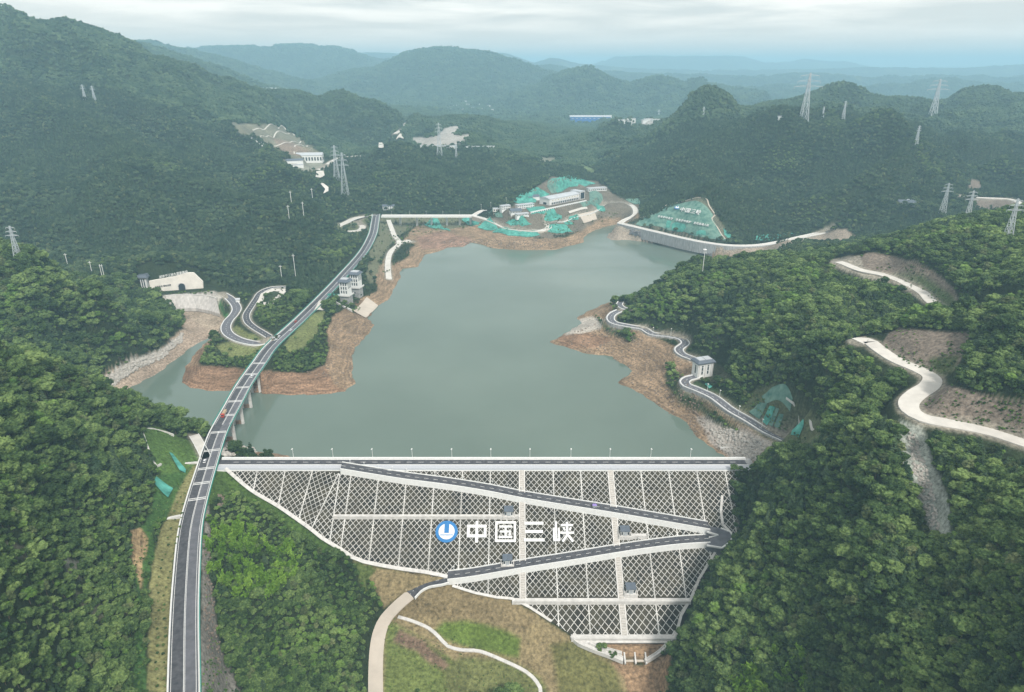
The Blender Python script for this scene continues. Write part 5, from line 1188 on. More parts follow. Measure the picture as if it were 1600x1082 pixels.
p = hit(372, 472, 500); g = thing('portal_kiosk', 'tiny white arched kiosk at the roadside bend below the portal', 'hut', p); f = Frame(p, .2); f.box(-2.2, 2.2, -2, 2, -1, 3.4, 'white', 'wall', g); f.gable(-2.8, 2.8, -2.6, 2.6, 3.4, 1.6, 'roofl', 'roof', g)
# loop island with pale kerb and pond
drape('paved_island', "402,475 408,461 426,454 450,454 427,479 406,480", 'roadconc', 1.6, 6, 'white paved island inside the loop road', 'terrace', tmin=500, wob=0)
drape('pond_bed', "412,474 414,463 428,458 437,459 424,475", mat('dark_planting', (.03, .05, .02), .9, .5, .6), 2.3, 5, 'dark green planted bed in the middle of the paved island', 'planting bed', tmin=500, wob=.4)
# works hall
g = thing('works_hall', 'long white works hall with pale curved roof on the netted promontory', 'building', atz(858.6, 321.5, 43.5)); f = Frame(atz(858.6, 321.5, 43.5), math.radians(44.5))
b_ = f.box(0, 86, 0, 26, -5, 11.5, 'white', 'wall', g)
mb = MB(); mb.closed = True; arc = [(-.8 + 27.6 * k / 8, 11.5 + 3.4 * math.sin(math.pi * k / 8)) for k in range(9)]; mb.hexa([f.P(-.8, y, z_) for y, z_ in arc], [f.P(86.8, y, z_) for y, z_ in arc]); mb.build('roof', 'roofl', g)
for i in range(15): f.box(6 + i * 5.3, 9.4 + i * 5.3, -.35, -.003, .8, 4.6, 'glass', 'window', b_)
for i in range(10): f.box(8 + i * 8, 9.8 + i * 8, -.3, -.003, 7.6, 8.8, mat('ochre_panel', (.42, .27, .08)) if i == 0 else bpy.data.materials['ochre_panel'], 'panel', b_)
f.box(-.3, -.003, 8, 16, .5, 4.5, 'glass', 'door', b_)
g = thing('works_office', 'tall glazed grey and white block at the right end of the works hall', 'building', f.P(94, 10, 0)); b_ = f.box(87.5, 102, -1, 24, -5, 15, 'white', 'wall', g); f.box(89, 100.5, -1.3, -1.003, 1, 13.5, 'glass', 'window', b_); f.box(86.9, 102.6, -1.6, 24.6, 15, 15.7, 'roofl', 'roof', g)
ct = thing('colonnade_wall', 'white terrace wall with dark openings in front of the works hall', 'wall', atz(870, 324, 44)); a, c = atz(829, 333.6, 43.5), atz(916, 315, 43.5); mb = MB(); strip(mb, [a, c], -.8, .8, -8, 2.6); b_ = mb.build('wall', 'white', ct)
for p in posts([a + (c - a) * .02, c], 5.5):
    d = (c - a)[:2] / np.hypot(*(c - a)[:2]); n = np.array([d[1], -d[0]]); mb = MB(); mb.closed = True; mb.box((p[0] + n[0] * .86, p[1] + n[1] * .86, p[2] - 1.2), (2.6, .2, 2.0), math.atan2(d[1], d[0])); mb.build('opening', 'glass', b_)
def house(px, py, w, d, h, rz, lab, roof='roof', wall='white', name='house', rows=1, n=5, flat=False, tmin=900, zoff=0., cat='building', group=None, gh=None):
    p = hit(px, py, tmin); p[2] += zoff; g = thing(name, lab, cat, p, group); f = Frame(p, rz); b_ = f.box(-w / 2, w / 2, 0, d, -6, h, wall, 'wall', g)
    if n:
        for r in range(rows):
            for k in range(n):
                x = -w / 2 + w * (k + .5) / n; z0 = h * (r + .3) / rows; f.box(x - w / n * .27, x + w / n * .27, -.3, -.003, z0, z0 + h / rows * .45, 'glass', 'window', b_)
        for k in range(2): f.box(w / 2 + .003, w / 2 + .3, d * (.2 + .4 * k), d * (.4 + .4 * k), h * .3, h * .7, 'glass', 'window', b_)
    if flat: f.box(-w / 2 - .6, w / 2 + .6, -.6, d + .6, h, h + .8, roof, 'roof', g)
    else: f.gable(-w / 2 - 1, w / 2 + 1, -1, d + 1, h, gh or d * .28, roof, 'roof', g)
    return g
house(791, 328, 18, 9, 7, .5, 'small white two storey house left of the works pavilion', 'roofl', n=5, rows=2, flat=True)
house(822, 326, 36, 9, 7, .55, 'long low white house with many windows left of the works hall', 'roofl', n=9, rows=2, flat=True)
house(776, 331, 12, 8, 5, .2, 'small cream house at the left end of the works terrace', 'roofl', wall='cream', n=3, flat=True)
g = house(807, 334, 20, 13, 4.5, .3, 'white pavilion with a dark hipped roof below the small houses', 'roof', n=7); house(817, 338, 24, 7, 4, .45, 'low white row in front of the dark roofed pavilion', 'roofl', n=8, flat=True)
house(934, 299, 42, 12, 6, .35, 'low pale building behind the right end of the works hall', 'roofl', n=9, flat=True)
house(835, 312, 24, 12, 5, .5, 'blue grey roofed shed between the nets behind the small houses', 'roof', n=0)
tagd = drape('concrete_slab', "902,337 927,331 933,344 912,350", 'slab', 1.0, 8, 'smooth buff concrete slab below the road right of the works', 'slab', tmin=900, wob=0)
drape('long_bench', "888,332 917,325 918,328 890,335", 'roadconc', 1.6, 8, 'narrow pale bench above the buff concrete slab', 'slab', tmin=900, wob=0)
# far left powerhouse and sheds
house(484, 255, 58, 26, 17, .12, 'white station building with a grey hipped roof below the far cut slope', 'roofl', n=9, name='station_building', tmin=1200, gh=5)
house(461, 256, 32, 22, 6, .35, 'low grey roofed shed left of the far station building', 'roof', n=0, name='shed', tmin=1200, gh=2.5)
house(466, 262, 22, 8, 5, .5, 'small white hall with a plain front below the grey shed', 'roofl', n=0, name='shed', tmin=1200, flat=True)
# blue works
g = thing('factory_shed', 'very long bright blue factory shed with pale roof in the far valley', 'building', hit(922, 192, 1900)); f = Frame(hit(922, 193, 1900) + np.array([0, 0, 9.]), .0); b_ = f.box(-98, 98, 0, 45, -25, 20, 'bluew', 'wall', g); f.gable(-99, 99, -1, 46, 20, 7, 'roofl', 'roof', g); f.box(98.1, 104, 5, 30, -8, 27, 'white', 'stair_tower', g)
for i in range(9): f.box(-90 + i * 21, -80 + i * 21, -.8, -.003, 12, 15, 'roofl', 'window', b_)
rr_ = random.Random(5)
for i, (px, py, w) in enumerate([(972, 191, 20), (985, 190, 34), (1000, 191, 40), (1014, 189, 26), (1026, 191, 30), (1008, 193, 18), (978, 194, 24)]):
    house(px, py, w, 14, 6 + i % 3 * 2, rr_.uniform(-.2, .2), ['small white shed nearest the blue factory', 'white shed in the back row beyond the blue factory', 'widest white shed in the yard beyond the blue factory', 'pale shed behind the widest shed of the yard', 'white shed at the far right of the yard', 'short pale shed at the front of the yard', 'low white shed in front of the yard by the blue factory'][i], 'roofl', n=0, name='shed', tmin=1900, flat=True, group='sheds beyond the blue factory')
for i, (px, py) in enumerate([(702, 172), (712, 168), (722, 173), (731, 166), (738, 171), (747, 166), (755, 172), (764, 168), (770, 174), (727, 161), (744, 160)]):
    house(px, py, rr_.uniform(14, 26), 14, 9, rr_.uniform(-.3, .3), 'pale hamlet house %s' % ['at the left end of the far hillside hamlet', 'left of centre in the upper row of the far hamlet', 'low in the left half of the far hamlet', 'in the upper middle of the far hamlet', 'in the lower middle of the far hamlet', 'right of centre in the far hamlet', 'in the lower right half of the far hamlet', 'near the right end of the far hamlet', 'at the lower right end of the far hamlet', 'highest on the left of the far hamlet', 'highest on the right of the far hamlet'][i], 'roofl' if i % 2 else 'roof', wall='cream' if i % 3 else 'white', n=0, tmin=1900, group='far hamlet houses')
for i, (px, py) in enumerate([(413, 141), (422, 142), (432, 142)]): house(px, py, 24, 16, 9, .1, ['left', 'middle', 'right'][i] + ' white house of the three on the far saddle', 'roofl', n=0, tmin=1500, group='houses on the far saddle')
for i, (px, w) in enumerate([(650, 16), (662, 22), (676, 34), (690, 38), (704, 30), (733, 16), (743, 22), (756, 26), (768, 16)]): house(px, 232 if px < 720 else 233, w, 9, 6, .05, '%s white cabin in the row in front of the far quarry' % ['first', 'second', 'third', 'fourth', 'fifth', 'sixth', 'seventh', 'eighth', 'ninth'][i], 'roofl', n=0, name='cabin', tmin=1300, flat=True, group='cabins before the far quarry')
house(607, 328, 22, 10, 7, .1, 'grey roofed house behind the left end of the viaduct', 'roof', n=5, rows=2, name='house', tmin=1000)
house(1417, 322, 26, 12, 6, -.25, 'white house with a grey roof among the trees on the right hills', 'roof', n=5, tmin=900)
house(1425, 318, 14, 8, 4, -.25, 'small white outbuilding behind the lone house on the right hills', 'roofl', n=2, tmin=900)
house(1220, 187, 10, 8, 6, 0, 'tiny white hut on the ridge left of the tallest pylon', 'roofl', n=0, tmin=1200, flat=True, name='hut', cat='hut')
# ---------------------------------------------------------------- pylons and poles
def pylon(px, pyb, pyt, lab, arms=3, wb=None, tmin=0, Y=None, r=.16, armw=.30):
    b0 = hit(px, pyb, tmin) if Y is None else aty(px, pyb, Y); dep = b0[1] * CP - (b0[2] - CAMZ) * SP
    h = (pyb - pyt) * dep / F / math.cos(math.atan2(CAMZ - b0[2], b0[1])) ; g = thing('lattice_pylon', lab, 'pylon', b0, 'power line pylons'); w = (wb or h * .16) / 2; r = r * max(1, dep / 900) * (1.7 if arms == 3 and armw > .45 else 1.2)
    lv = [0, .2, .38, .54, .68, .8, .9, 1.0]; wd = lambda t: w * (1 - t) ** 1.2 * .9 + w * .13
    mb = MB(); C4 = ((-1, -1), (1, -1), (1, 1), (-1, 1)); pt = lambda i, t: np.array([b0[0] + C4[i][0] * wd(t), b0[1] + C4[i][1] * wd(t), b0[2] + h * t])
    for a, c in zip(lv, lv[1:]):
        for i in range(4): mb.bar(pt(i, a), pt(i, c), r)
    for i in range(4): mb.bar(pt(i, 0) - [0, 0, 3], pt(i, 0), r)
    mb.build('leg_frame', 'steel', g); mb = MB()
    for a, c in zip(lv, lv[1:]):
        for i in range(4): j = (i + 1) % 4; mb.bar(pt(i, a), pt(j, c), r * .55); mb.bar(pt(j, a), pt(i, c), r * .55); mb.bar(pt(i, c), pt(j, c), r * .5)
    mb.build('bracing', 'steel', g)
    for k in range(arms):
        t = (.72, .83, .94)[k]; aw = h * armw * (.62, .5, .4)[k]; mb = MB()
        for s in (-1, 1):
            e = np.array([b0[0] + s * aw, b0[1], b0[2] + h * t + .5])
            for y_ in (-1, 1): mb.bar((b0[0] + s * wd(t), b0[1] + y_ * wd(t), b0[2] + h * t), e, r * .6); mb.bar((b0[0] + s * wd(t), b0[1] + y_ * wd(t), b0[2] + h * (t + .035)), e, r * .6)
            mb.bar(e, e - [0, 0, h * .05], r * .5)
        mb.build('cross_arm', 'steel', g)
    return b0, h
PYL = [(1255, 190, 120, 'tallest pylon, on the wooded ridge in front of the far plain', .50, 1300), (1457, 182, 128, 'second tallest pylon, hazier, on the right skyline ridge', .50, 1400), (30, 408, 355, 'pylon on the ridge at the left edge above the portal', .3, 300),
 (1472, 334, 288, 'pylon left of the pair on the near right ridge', .32, 600), (1509, 349, 300, 'middle pylon of the three on the near right ridge', .32, 500), (1573, 376, 313, 'nearest pylon at the right edge on the wooded ridge', .32, 450),
 (540, 310, 242, 'larger pylon of the close pair in the valley on the left', .22, 1000), (527, 284, 230, 'smaller pylon of the close pair in the valley on the left', .22, 1200), (1431, 226, 198, 'slender pylon on the bright slope right of the tallest pylon', .2, 1000),
 (1317, 187, 160, 'small pylon right of the tallest pylon on the ridge', .2, 1300), (1285, 185, 168, 'tiny pylon between the tallest one and the small one', .2, 1300), (133, 156, 134, 'left pylon of the faint pair high on the left mountain', .3, 1000),
 (148, 157, 136, 'right pylon of the faint pair high on the left mountain', .3, 1000), (687, 243, 195, 'tall faint pylon in front of the far quarry', .2, 1300), (713, 248, 226, 'short faint pylon right of the quarry pylon', .2, 1300), (1099, 180, 168, 'tiny pylon on the pointed summit', .3, 1400), (1029, 184, 172, 'tiny pylon in the far plain by the white sheds', .3, 1900)]
for px, b_, t_, lab, aw, tm_ in PYL: pylon(px, b_, t_, lab, tmin=tm_, armw=aw)
def pole(px, pyb, pyt, lab, tmin=0, twin=False, cap=False):
    b0 = hit(px, pyb, tmin); dep = b0[1] * CP - (b0[2] - CAMZ) * SP; h = (pyb - pyt) * dep / F * 1.05; r = .16 * max(1, dep / 550); g = thing('utility_pole', lab, 'pole', b0, 'white utility poles')
    for dx in ((-1.3, 1.3) if twin else (0,)): mb = MB(); mb.closed = True; mb.bar(b0 + [dx, 0, -2], b0 + [dx, 0, h], r); mb.build('post', 'white', g)
    mb = MB(); mb.closed = True; mb.bar(b0 + [-2.2, 0, h * .92], b0 + [2.2, 0, h * .92], r * .8); mb.build('cross_arm', 'white', g)
    if cap: mb = MB(); mb.closed = True; mb.cyl(b0 + [0, 0, h], 2.2, .8, 12); mb.build('lamp_ring', 'white', g)
for a in [(57, 408, 391, 'white pole nearest the left pylon on the ridge'), (106, 415, 397, 'second white pole along the left ridge'), (145, 431, 409, 'third white pole along the left ridge'), (163, 440, 414, 'twin white pole on the left ridge')]: pole(*a, tmin=300, twin=a[0] == 163)
pole(1097, 432, 392, 'lone mast with a ring head rising from the headland trees', 500, cap=True); pole(462, 432, 398, 'slim pole on the slope left of the highway', 500); pole(441, 440, 415, 'slim pole near the bright slope above the loop road', 500)
for px, b_, t_ in ((456, 322, 300), (489, 316, 296), (452, 342, 322), (475, 340, 317)): pole(px, b_, t_, 'faint pole %s on the left mountain spur' % {456: 'highest', 489: 'rightmost', 452: 'leftmost', 475: 'lowest'}[px], 900)
# wires between the right hand pylons
# ---------------------------------------------------------------- vehicles
def heading(p):
    k = min(range(1, len(HP) - 1), key=lambda i: np.hypot(*(HP[i] - p)[:2])); t = (HP[k + 1] - HP[k - 1])[:2]; return math.atan2(t[1], t[0]), HP[k], t / np.hypot(*t)
def wheels(f, g, xs, y, r=.36):
    for x in xs:
        for s in (-1, 1):
            mb = MB(); mb.closed = True; R = [f.P(x + r * math.cos(t), s * y - .12, r + r * math.sin(t)) for t in np.linspace(0, 6.283, 13)[:-1]]; mb.hexa(R, [p + (f.P(0, .24, 0) - f.P(0, 0, 0)) for p in R]); mb.build('wheel', 'tyre', g)
def car(p, rz, lab, m='carw'):
    g = thing('car', lab, 'car', p, 'cars'); f = Frame(p, rz); mb = MB(); mb.closed = True
    mb.hexa([f.P(x, y, .35) for x, y in ((-2.2, -.88), (2.2, -.88), (2.2, .88), (-2.2, .88))], [f.P(x, y, .98) for x, y in ((-2.15, -.85), (2.1, -.85), (2.1, .85), (-2.15, .85))]); b_ = mb.build('body', m, g)
    mb = MB(); mb.closed = True; mb.hexa([f.P(x, y, .98) for x, y in ((-1.9, -.8), (1.1, -.8), (1.1, .8), (-1.9, .8))], [f.P(x, y, 1.42) for x, y in ((-1.4, -.66), (.4, -.66), (.4, .66), (-1.4, .66))]); mb.build('window', 'glass', b_)
    f.box(-1.35, .35, -.62, .62, 1.42, 1.5, m, 'roof', g); wheels(f, g, (-1.35, 1.35), .82); return g
p0 = atz(351, 648, 22); rz_, c0_, t_ = heading(p0); n_ = np.array([t_[1], -t_[0]]); p0 = np.array([*(c0_[:2] - n_ * 2.6), 22.02])
g = thing('timber_truck', 'truck with red cab and pale load driving on the curved bridge', 'truck', p0); f = Frame(p0, rz_ + math.pi)
c_ = f.box(2.4, 4.8, -1.2, 1.2, .6, 3.1, 'red', 'cab', g); f.box(4.803, 4.9, -1.0, 1.0, 1.9, 2.8, 'glass', 'windscreen', c_); f.box(-5.2, 2.2, -1.25, 1.25, 1.0, 1.35, 'grey', 'bed', g); f.box(-5.1, 2.1, -1.2, 1.2, 1.353, 2.9, 'truckbed', 'load', g); wheels(f, g, (3.6, -2.6, -4.0), 1.15, .5)
for px, py, s, lab, m in ((324, 723, -2.4, 'white car on the highway at the end of the dam crest', 'carw'), (398, 589, 2.5, 'pale car on the far half of the bridge', 'carw'), (465, 503, -2.4, 'red car on the highway beside the lawn', 'red'), (297, 829, 2.8, 'no', None), (455, 516, 2.4, 'white car on the highway near the loop junction', 'carw')):
    if m is None: continue
    p0 = atz(px, py, 22); rz_, c0_, t_ = heading(p0); n_ = np.array([t_[1], -t_[0]]); car(np.array([*(c0_[:2] + n_ * s), 22.03]), rz_, lab, m)
for i, (px, py) in enumerate(((426, 529), (431, 532), (436, 527))): p = hit(px, py, 500); car(p + [0, 0, .1], .6 + i * .5, ['left', 'middle', 'right'][i] + ' parked white car of three at the loop junction')
# violet parasol cart on the upper ramp
k = min(range(len(UP)), key=lambda i: abs(UP[i][0] - onface(925, 791)[0])); p = UP[k] + np.array([0, -1.6, .1]); g = thing('work_cart', 'small cart under a violet canopy on the upper dam ramp', 'cart', p); f = Frame(p, 0)
f.box(-1.3, 1.3, -.7, .7, .35, .9, 'steel', 'body', g); f.hip(-1.6, 1.6, -1.1, 1.1, 2.1, 2.7, .5, 'purple', 'canopy', g); wheels(f, g, (-.9, .9), .72, .3)
for s in (-1, 1): mb = MB(); mb.closed = True; mb.bar(f.P(s * 1.1, 0, .9), f.P(s * 1.1, 0, 2.15), .06); mb.build('post', 'steel', g)
# ---------------------------------------------------------------- loose rock
def rockmesh(seed):
    bm = bmesh.new(); bmesh.ops.create_icosphere(bm, subdivisions=2, radius=1); r = random.Random(seed)
    for v in bm.verts: v.co *= 1 + .5 * mnoise.noise(v.co * 1.3 + Vector((seed * 3., 0, 0))); v.co.z *= .75
    me = bpy.data.meshes.new('boulder'); bm.to_mesh(me); bm.free(); return me
# ---------------------------------------------------------------- woods
def mat_leaf(name, dark, mid, light, rnd=.5, tr=.0):
    m, nt, b = new_mat(name); N = nt.nodes.new; L = nt.links.new
    ge = N('ShaderNodeNewGeometry'); oi = N('ShaderNodeObjectInfo')
    n1 = N('ShaderNodeTexNoise'); n1.inputs['Scale'].default_value = .022; n1.inputs['Detail'].default_value = 4; L(ge.outputs['Position'], n1.inputs['Vector'])
    n2 = N('ShaderNodeTexNoise'); n2.inputs['Scale'].default_value = .9; n2.inputs['Detail'].default_value = 3; L(ge.outputs['Position'], n2.inputs['Vector'])
    a = N('ShaderNodeMath'); a.operation = 'MULTIPLY_ADD'; L(oi.outputs['Random'], a.inputs[0]); a.inputs[1].default_value = rnd; 
    s = N('ShaderNodeMath'); s.operation = 'MULTIPLY_ADD'; L(n1.outputs['Fac'], s.inputs[0]); s.inputs[1].default_value = 1.0; s.inputs[2].default_value = -.5 + (1 - rnd) / 2
    L(s.outputs[0], a.inputs[2])
    c = N('ShaderNodeMath'); c.operation = 'MULTIPLY_ADD'; L(n2.outputs['Fac'], c.inputs[0]); c.inputs[1].default_value = 1.3; c.inputs[2].default_value = -.65
    d = N('ShaderNodeMath'); d.operation = 'ADD'; L(a.outputs[0], d.inputs[0]); L(c.outputs[0], d.inputs[1])
    r = N('ShaderNodeValToRGB'); e = r.color_ramp.elements; e[0].position = .15; e[0].color = dark + (1,); e[1].position = .9; e[1].color = light + (1,)
    k = e.new(.5); k.color = mid + (1,)
    L(d.outputs[0], r.inputs['Fac']); L(r.outputs[0], b.inputs['Base Color']); b.inputs['Roughness'].default_value = .75; b.inputs['Specular IOR Level'].default_value = .15
    return m
M_['leaf'] = mat_leaf('broadleaf_foliage', (.017, .036, .010), (.060, .102, .028), (.165, .23, .070))
M_['leafb'] = mat_leaf('bright_foliage', (.05, .11, .02), (.09, .16, .03), (.16, .25, .06))
M_['needle'] = mat_leaf('conifer_foliage', (.016, .036, .014), (.036, .064, .028), (.075, .11, .05))
M_['bamboo'] = mat_leaf('bamboo_foliage', (.075, .155, .014), (.13, .245, .026), (.23, .36, .055), .6)
M_['leafo'] = mat_leaf('olive_foliage', (.035, .052, .018), (.085, .110, .042), (.18, .21, .09))
M_['leafd'] = mat_leaf('dark_hill_foliage', (.011, .026, .013), (.036, .064, .028), (.095, .135, .062))  # foliage colours darkened for the trees of the middle and far hills
M_['bark'] = mat('bark', (.09, .07, .05), .95, .3, 2.)
ICO = bmesh.new(); bmesh.ops.create_icosphere(ICO, subdivisions=2, radius=1); IV = np.array([v.co[:] for v in ICO.verts]); IF = [tuple(v.index for v in f.verts) for f in ICO.faces]; ICO.free()
ICO = bmesh.new(); bmesh.ops.create_icosphere(ICO, subdivisions=1, radius=1); JV = np.array([v.co[:] for v in ICO.verts]); JF = [tuple(v.index for v in f.verts) for f in ICO.faces]; ICO.free()
class FM:
    def __init__(s): s.V = []; s.T = []; s.n = 0
    def add(s, V, Fc): s.V.append(V); s.T += [tuple(i + s.n for i in f) for f in Fc]; s.n += len(V)
    def mesh(s, name, m):
        me = bpy.data.meshes.new(name); me.from_pydata(np.concatenate(s.V).tolist(), [], s.T); me.materials.append(M_[m]); me.update(); return me
def rdir(n, r):
    v = r.normal(size=(n, 3)); return v / np.linalg.norm(v, axis=1, keepdims=True)
def crown_broad(seed, R=3.6, H=8.5, blobs=17, leaves=420, flat=.8, m='leaf', hi=True, big=.46, lf=.42):
    r = np.random.default_rng(seed); fm = FM(); c = np.array([0, 0, H - R * flat]); D = rdir(blobs * 3, r); D = D[D[:, 2] > -.45][:blobs]
    for d in D:
        rr = R * r.uniform(.30, big); p = c + d * np.array([R - rr * .6, R - rr * .6, (R - rr * .6) * flat]) * r.uniform(.7, 1.08)
        V, Fc = (JV, JF)
        W_ = V * (1 + .26 * r.normal(size=(len(V), 1))) * rr * np.array([1, 1, .8]) + p
        fm.add(W_, Fc)
        k = leaves // blobs; q = rdir(k, r); q[:, 2] = np.abs(q[:, 2]) * .9 - .15; ctr = p + q * rr * r.uniform(.85, 1.35, (k, 1)) * np.array([1, 1, .85])
        for t in ctr:
            a, b_, e_ = r.normal(size=(3, 3)) * lf; a[2] *= .5; b_[2] *= .5; fm.add(np.array([t + a, t + b_, t - (a + b_) * .5 + e_ * .2]), [(0, 1, 2)])
    fm.add(JV * np.array([R * .62, R * .62, R * .55 * flat]) + c - [0, 0, R * .1], JF)
    return fm.mesh('crown', m)
def crown_cone(seed, R=2.2, H=11, m='needle', tiers=8, per=10):
    r = np.random.default_rng(seed); fm = FM()
    for t in range(tiers):
        f = t / tiers; z0 = H * (.22 + .76 * f); rad = R * (1 - f) ** .8 + .15
        for k in range(max(5, int(per * (1 - f * .5)))):
            a = r.uniform(0, 2 * math.pi); p = np.array([math.cos(a) * rad * .55, math.sin(a) * rad * .55, z0 - .1 * rad]); s_ = rad * .52
            V = JV * (1 + .3 * r.normal(size=(len(JV), 1))) * s_ * np.array([1, 1, .62]) + p; fm.add(V, JF)
    return fm.mesh('crown', m)
def crown_bamboo(seed, H=9, n=5, m='bamboo'):
    r = np.random.default_rng(seed); fm = FM()
    for k in range(n):
        a = r.uniform(0, 2 * math.pi); lean = r.uniform(.12, .42); h = H * r.uniform(.72, 1.1); base = r.normal(size=2) * .9
        for j in range(46):
            t = r.uniform(.35, 1) ** .9; bend = lean * t * t * h; p = np.array([base[0] + math.cos(a) * bend, base[1] + math.sin(a) * bend, h * (t - .12 * t ** 4)])
            w = .95 * math.sin(min(1, (1.08 - t) * 1.9) * 1.57) + .15; q = r.normal(size=3) * w * .55; p = p + q
            d = np.array([math.cos(a) * .5, math.sin(a) * .5, .6]) + r.normal(size=3) * .5; d /= np.linalg.norm(d); s_ = r.normal(size=3); s_ -= d * np.dot(s_, d); s_ /= np.linalg.norm(s_)
            l = r.uniform(.6, 1.15); fm.add(np.array([p - d * l, p + s_ * .33 * l, p + d * l, p - s_ * .33 * l]), [(0, 1, 2, 3)])
    return fm.mesh('crown', m)
def trunk_mesh(seed, H, m='bark', r0=.22, limbs=4):
    r = random.Random(seed); mb = MB(); mb.closed = True; mb.bar((0, 0, -1.0), (.1, 0, H * .8), r0, r2=r0 * .35)
    for k in range(limbs):
        a = r.uniform(0, 6.28); z0 = H * r.uniform(.35, .6); mb.bar((0, 0, z0), (math.cos(a) * H * .22, math.sin(a) * H * .22, z0 + H * .22), r0 * .4, r2=r0 * .12)
    me = bpy.data.meshes.new('trunk'); me.from_pydata([tuple(v) for v in mb.v], [], mb.f); me.materials.append(M_[m]); return me
CR = [crown_broad(1), crown_broad(2, 4.2, 9.5, 20, 480, .72), crown_broad(3, 3.0, 7.5, 14, 340, .95), crown_broad(4, 3.4, 8, 16, 400, .8, 'leafb'), crown_cone(5), crown_cone(6, 2.6, 9.5, tiers=7), crown_broad(7, 4.9, 10.5, 26, 560, .62, big=.38), crown_broad(8, 2.7, 9, 13, 320, 1.25, 'leafo')]
TRK = [trunk_mesh(11, 8), trunk_mesh(12, 9), trunk_mesh(13, 7), trunk_mesh(14, 8), trunk_mesh(15, 10, limbs=0), trunk_mesh(16, 9, limbs=0), trunk_mesh(17, 10, limbs=6), trunk_mesh(18, 8)]
BB = [crown_bamboo(s, 9, 5) for s in (21, 22, 23)]
BT = []
for s in (31, 32, 33):
    mb = MB(); rr_ = random.Random(s)
    for k in range(5):
        a = rr_.uniform(0, 6.28); x, y = rr_.gauss(0, .7), rr_.gauss(0, .7); mb.bar((x, y, -1), (x + math.cos(a) * .4, y + math.sin(a) * .4, 6.2), .07, r2=.04)
    me = bpy.data.meshes.new('culms'); me.from_pydata([tuple(v) for v in mb.v], [], mb.f); me.materials.append(M_['bamboo']); BT.append(me)
def slope_tilt(P, e=14.):
    x, y = P[:, 0], P[:, 1]; gx = (ground(x + e, y) - ground(x - e, y)) / (2 * e); gy = (ground(x, y + e) - ground(x, y - e)) / (2 * e); l = np.sqrt(gx ** 2 + gy ** 2 + 1)
    return -np.arcsin(-gy / l), np.arctan2(-gx, 1.)
def patch(seed, n, span, m='leaf'):
    r = np.random.default_rng(seed); fm = FM()
    for k in range(n):
        x, y = r.uniform(-span, span, 2); R = r.uniform(2.4, 4.2); V = JV * (1 + .25 * r.normal(size=(len(JV), 1))) * np.array([R, R, R * .95]) + [x, y, r.uniform(2.5, 6)]; fm.add(V, JF)
    return fm.mesh('tree_patch', m)
def proto_col(name, meshes):
    c = bpy.data.collections.new(name)
    for i, ms in enumerate(meshes):
        if len(ms) > 1:     # join crown and trunk into one source mesh
            bm = bmesh.new(); mats = []
            for me in ms:
                n0 = len(bm.faces); bm.from_mesh(me); bm.faces.ensure_lookup_table(); mats.append(me.materials[0])
                for f in bm.faces[n0:]: f.material_index = len(mats) - 1
            me = bpy.data.meshes.new(name + '_source'); bm.to_mesh(me); bm.free()
            for q in mats: me.materials.append(q)
        else: me = ms[0]
        o = bpy.data.objects.new('%s_source_%02d' % (name, i), me); c.objects.link(o)
    return c
PC = proto_col('woodland_tree', list(zip(CR, TRK)))
def swap(me, m): q = me.copy(); q.materials.clear(); q.materials.append(M_[m]); return q
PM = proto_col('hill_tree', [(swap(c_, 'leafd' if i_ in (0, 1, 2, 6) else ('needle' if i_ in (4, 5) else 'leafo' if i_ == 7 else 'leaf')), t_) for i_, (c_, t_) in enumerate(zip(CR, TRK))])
PB = proto_col('bamboo', list(zip(BB, BT)))
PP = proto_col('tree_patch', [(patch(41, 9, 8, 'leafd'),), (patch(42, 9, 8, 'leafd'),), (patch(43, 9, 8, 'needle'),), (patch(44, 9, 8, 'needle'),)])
def scatter(name, P, rz, sc, vi, coll, tilt=None):
    rx_, ry_ = tilt if tilt is not None else (np.zeros(len(P)), np.zeros(len(P)))
    me = bpy.data.meshes.new(name); me.vertices.add(len(P)); me.vertices.foreach_set('co', np.asarray(P, np.float32).ravel())
    for nm, ty, arr in (('rx', 'FLOAT', rx_), ('ry', 'FLOAT', ry_), ('rz', 'FLOAT', rz), ('sc', 'FLOAT', sc), ('vi', 'INT', vi)):
        at = me.attributes.new(nm, ty, 'POINT'); at.data.foreach_set('value', np.asarray(arr, np.float32 if ty == 'FLOAT' else np.int32))
    o = bpy.data.objects.new(name, me); COL.objects.link(o); o['kind'] = 'stuff'
    ng = bpy.data.node_groups.new(name + '_scatter', 'GeometryNodeTree'); ng.interface.new_socket('Geometry', in_out='INPUT', socket_type='NodeSocketGeometry'); ng.interface.new_socket('Geometry', in_out='OUTPUT', socket_type='NodeSocketGeometry')
    N = ng.nodes.new; L = ng.links.new; gi_ = N('NodeGroupInput'); go = N('NodeGroupOutput'); ip = N('GeometryNodeInstanceOnPoints'); ci = N('GeometryNodeCollectionInfo')
    ci.inputs['Collection'].default_value = coll; ci.inputs['Separate Children'].default_value = True; ci.inputs['Reset Children'].default_value = True
    def att(nm, ty):
        a = N('GeometryNodeInputNamedAttribute'); a.data_type = ty; a.inputs['Name'].default_value = nm; return a.outputs['Attribute']
    cx = N('ShaderNodeCombineXYZ'); L(att('rz', 'FLOAT'), cx.inputs['Z']); L(att('rx', 'FLOAT'), cx.inputs['X']); L(att('ry', 'FLOAT'), cx.inputs['Y']); L(gi_.outputs[0], ip.inputs['Points']); L(ci.outputs[0], ip.inputs['Instance']); ip.inputs['Pick Instance'].default_value = True
    L(att('vi', 'INT'), ip.inputs['Instance Index']); L(cx.outputs[0], ip.inputs['Rotation']); s_ = att('sc', 'FLOAT'); L(s_, ip.inputs['Scale']); L(ip.outputs[0], go.inputs[0])
    md = o.modifiers.new('scatter', 'NODES'); md.node_group = ng
    return o
